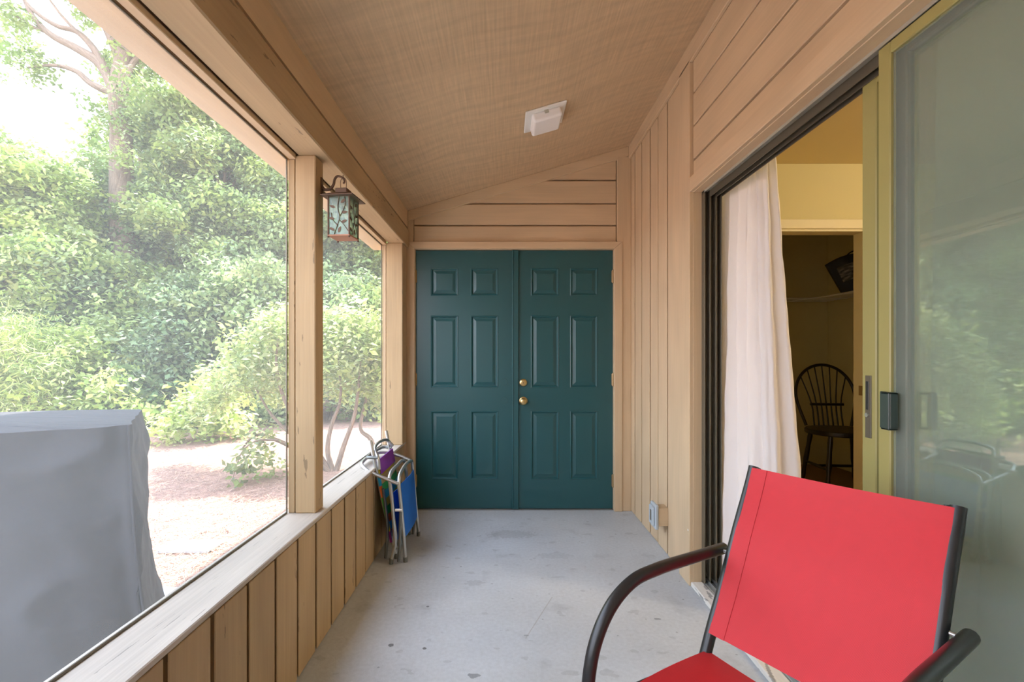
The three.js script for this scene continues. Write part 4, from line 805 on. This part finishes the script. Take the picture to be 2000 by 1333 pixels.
const shrubs = [
  [-40, 8.6, 2.0, 1.0, 'bright', 'pale bright shrub at the left edge behind the grill'], [70, 8.3, 1.9, 1.0, 'bright', 'bright feathery shrub behind the middle of the grill'], [175, 8.6, 1.7, 0.9, 'bright', 'light green shrub above the right half of the grill'],
  [250, 8.5, 1.0, 0.6, 'bright', 'low bright shrub at the right corner of the grill'], [130, 9.6, 3.4, 1.2, 'cool', 'tall green shrub below the tall trunk on its left'], [255, 9.9, 3.2, 1.2, 'mid', 'tall green shrub at the foot of the tall trunk'],
  [345, 9.3, 2.6, 0.9, 'dark', 'dark green conical shrub in the middle of the wood edge'], [310, 8.9, 1.6, 0.8, 'dark', 'low dark shrub beside the conical shrub'], [430, 9.8, 3.2, 1.2, 'cool', 'cool green shrub behind the near bush'],
  [520, 9.8, 3.0, 1.2, 'cool', 'green shrub behind the lantern post on the left'], [640, 10.2, 2.8, 1.2, 'cool', 'hazy shrub at the left of the narrow screen'], [730, 10.4, 2.8, 1.2, 'mid', 'hazy shrub at the right of the narrow screen'],
  [20, 9.4, 3.2, 1.1, 'mid', 'tall mid green shrub at the left edge of the wood'], [-170, 8.6, 2, 1.1, 'bright', 'bright shrub outside the left edge of the picture'], [-330, 8.6, 2, 1.1, 'mid', 'green shrub outside the left edge of the picture'], [405, 7.6, 0.95, 0.5, 'bright', 'small bright bush on the pine straw left of the near bush'],
];
for (const [px, Z, H, r, tone, label] of shrubs) {
  const s = thing('shrub', label, 'shrub', [X(px, Z), GY, -Z], 'shrubs along the edge of the wood'), blobs = [];
  const n = Math.round(9 * r + H * 3);
  for (let i = 0; i < n; i++) { const f = (i + 0.5) / n, a = i * 2.4, w = r * (1.05 - 0.75 * f) * rr(0.4, 1); blobs.push([w * Math.cos(a), Math.max(0.25, H * f), w * Math.sin(a), rr(0.3, 0.48) * (0.6 + 0.4 * r)]); }
  for (let k = 0; k < 3; k++) part('stem', sweep([V(rr(-0.1, 0.1), -0.05, rr(-0.1, 0.1)), V(rr(-0.3, 0.3), H * 0.4, rr(-0.3, 0.3)), V(rr(-0.4, 0.4), H * 0.8, rr(-0.4, 0.4))], [0.03, 0.02, 0.008], 5, 3), bark, s);
  foliage(s, blobs, px === 70 ? 'feather' : 'fine', tone, 26);
}
{ // near bush with crooked stems
  const Z = 5.6, ox = X(650, Z), s = thing('near_bush', 'leafy bush with crooked bare stems close behind the lantern post', 'bush', [ox, GY, -Z]);
  const q = (px, py, dz = 0) => V(X(px, Z + dz) - ox, Y(py, Z + dz) - GY, -dz);
  const stems = [[[652, 915], [640, 880], [648, 830], [665, 780], [660, 700]], [[655, 915], [672, 870], [690, 820], [700, 760], [705, 680]], [[648, 915], [610, 880], [570, 850], [530, 810], [500, 760]], [[646, 915], [600, 850], [560, 790], [540, 720], [545, 650]], [[735, 900], [725, 860], [705, 840], [715, 780], [730, 720]], [[650, 915], [590, 885], [540, 860], [500, 850], [470, 880]]];
  stems.forEach((st, i) => part('stem', sweep(st.map(([px, py], k) => { const p = q(px, py, [0, -0.1, 0.15, -0.2, 0.3, -0.6][i] * k / 4); if (k === 0) p.y = -0.04; return p; }), [0.035, 0.028, 0.022, 0.016, 0.008], 7, 5), bark, s));
  const B = [];
  for (const [px, py, r, dz] of [[520, 660, 0.26, -0.2], [560, 640, 0.28, 0.1], [470, 690, 0.26, 0], [450, 740, 0.26, 0.2], [430, 775, 0.24, 0.3], [500, 720, 0.3, -0.3], [545, 700, 0.3, 0.3], [520, 760, 0.25, 0.3], [600, 650, 0.3, 0], [640, 655, 0.3, 0.1], [680, 650, 0.3, -0.1], [720, 660, 0.32, 0.1], [660, 700, 0.32, -0.2], [700, 710, 0.32, 0.2], [735, 715, 0.3, 0], [600, 710, 0.3, 0.2], [570, 760, 0.24, 0.2], [640, 750, 0.24, 0.2], [720, 770, 0.28, 0.1], [400, 790, 0.22, 0.4], [520, 905, 0.16, -0.4], [500, 850, 0.13, -0.5], [760, 680, 0.34, 0], [780, 740, 0.34, 0.2], [540, 620, 0.12, 0], [690, 625, 0.14, 0]]) { const p = q(px, py, dz); B.push([p.x, p.y, p.z, r, r * 0.85]); }
  foliage(s, B, 'big', 'bush', 140);
  // single leaves of the low branch that stands out against the ground
  const lg = new THREE.BufferGeometry(); lg.setAttribute('position', new THREE.BufferAttribute(new Float32Array([0, 0, 0, 0.022, 0.006, 0.03, 0, 0, 0.075, -0.022, 0.006, 0.03]), 3)); lg.setIndex([0, 2, 1, 0, 3, 2]); lg.computeVertexNormals();
  const lm = [0x6f7a45, 0x7f8f4c, 0x5d6b3c].map((h) => phy({ color: h, roughness: 0.7, transmission: 0.4, thickness: 0, side: THREE.DoubleSide }));
  part('stem', sweep([q(540, 860, -0.5), q(500, 862, -0.6), q(475, 880, -0.65), q(462, 910, -0.7), q(455, 935, -0.7)], [0.014, 0.01, 0.007, 0.005, 0.003], 6, 4), bark, s);
  for (let i = 0; i < 90; i++) {
    const t = rnd(), px = 455 + 60 * t + rr(-18, 18), py = 935 - 78 * t + rr(-26, 20), p = q(px, py, rr(-0.85, -0.5)), m = part('leaf', lg, lm[i % 3], s);
    m.position.copy(p); m.rotation.set(rr(0.2, 1.4), rr(0, 6.28), rr(-0.6, 0.6)); m.scale.setScalar(rr(0.8, 1.35));
  }
}

renderer.render(scene, camera);
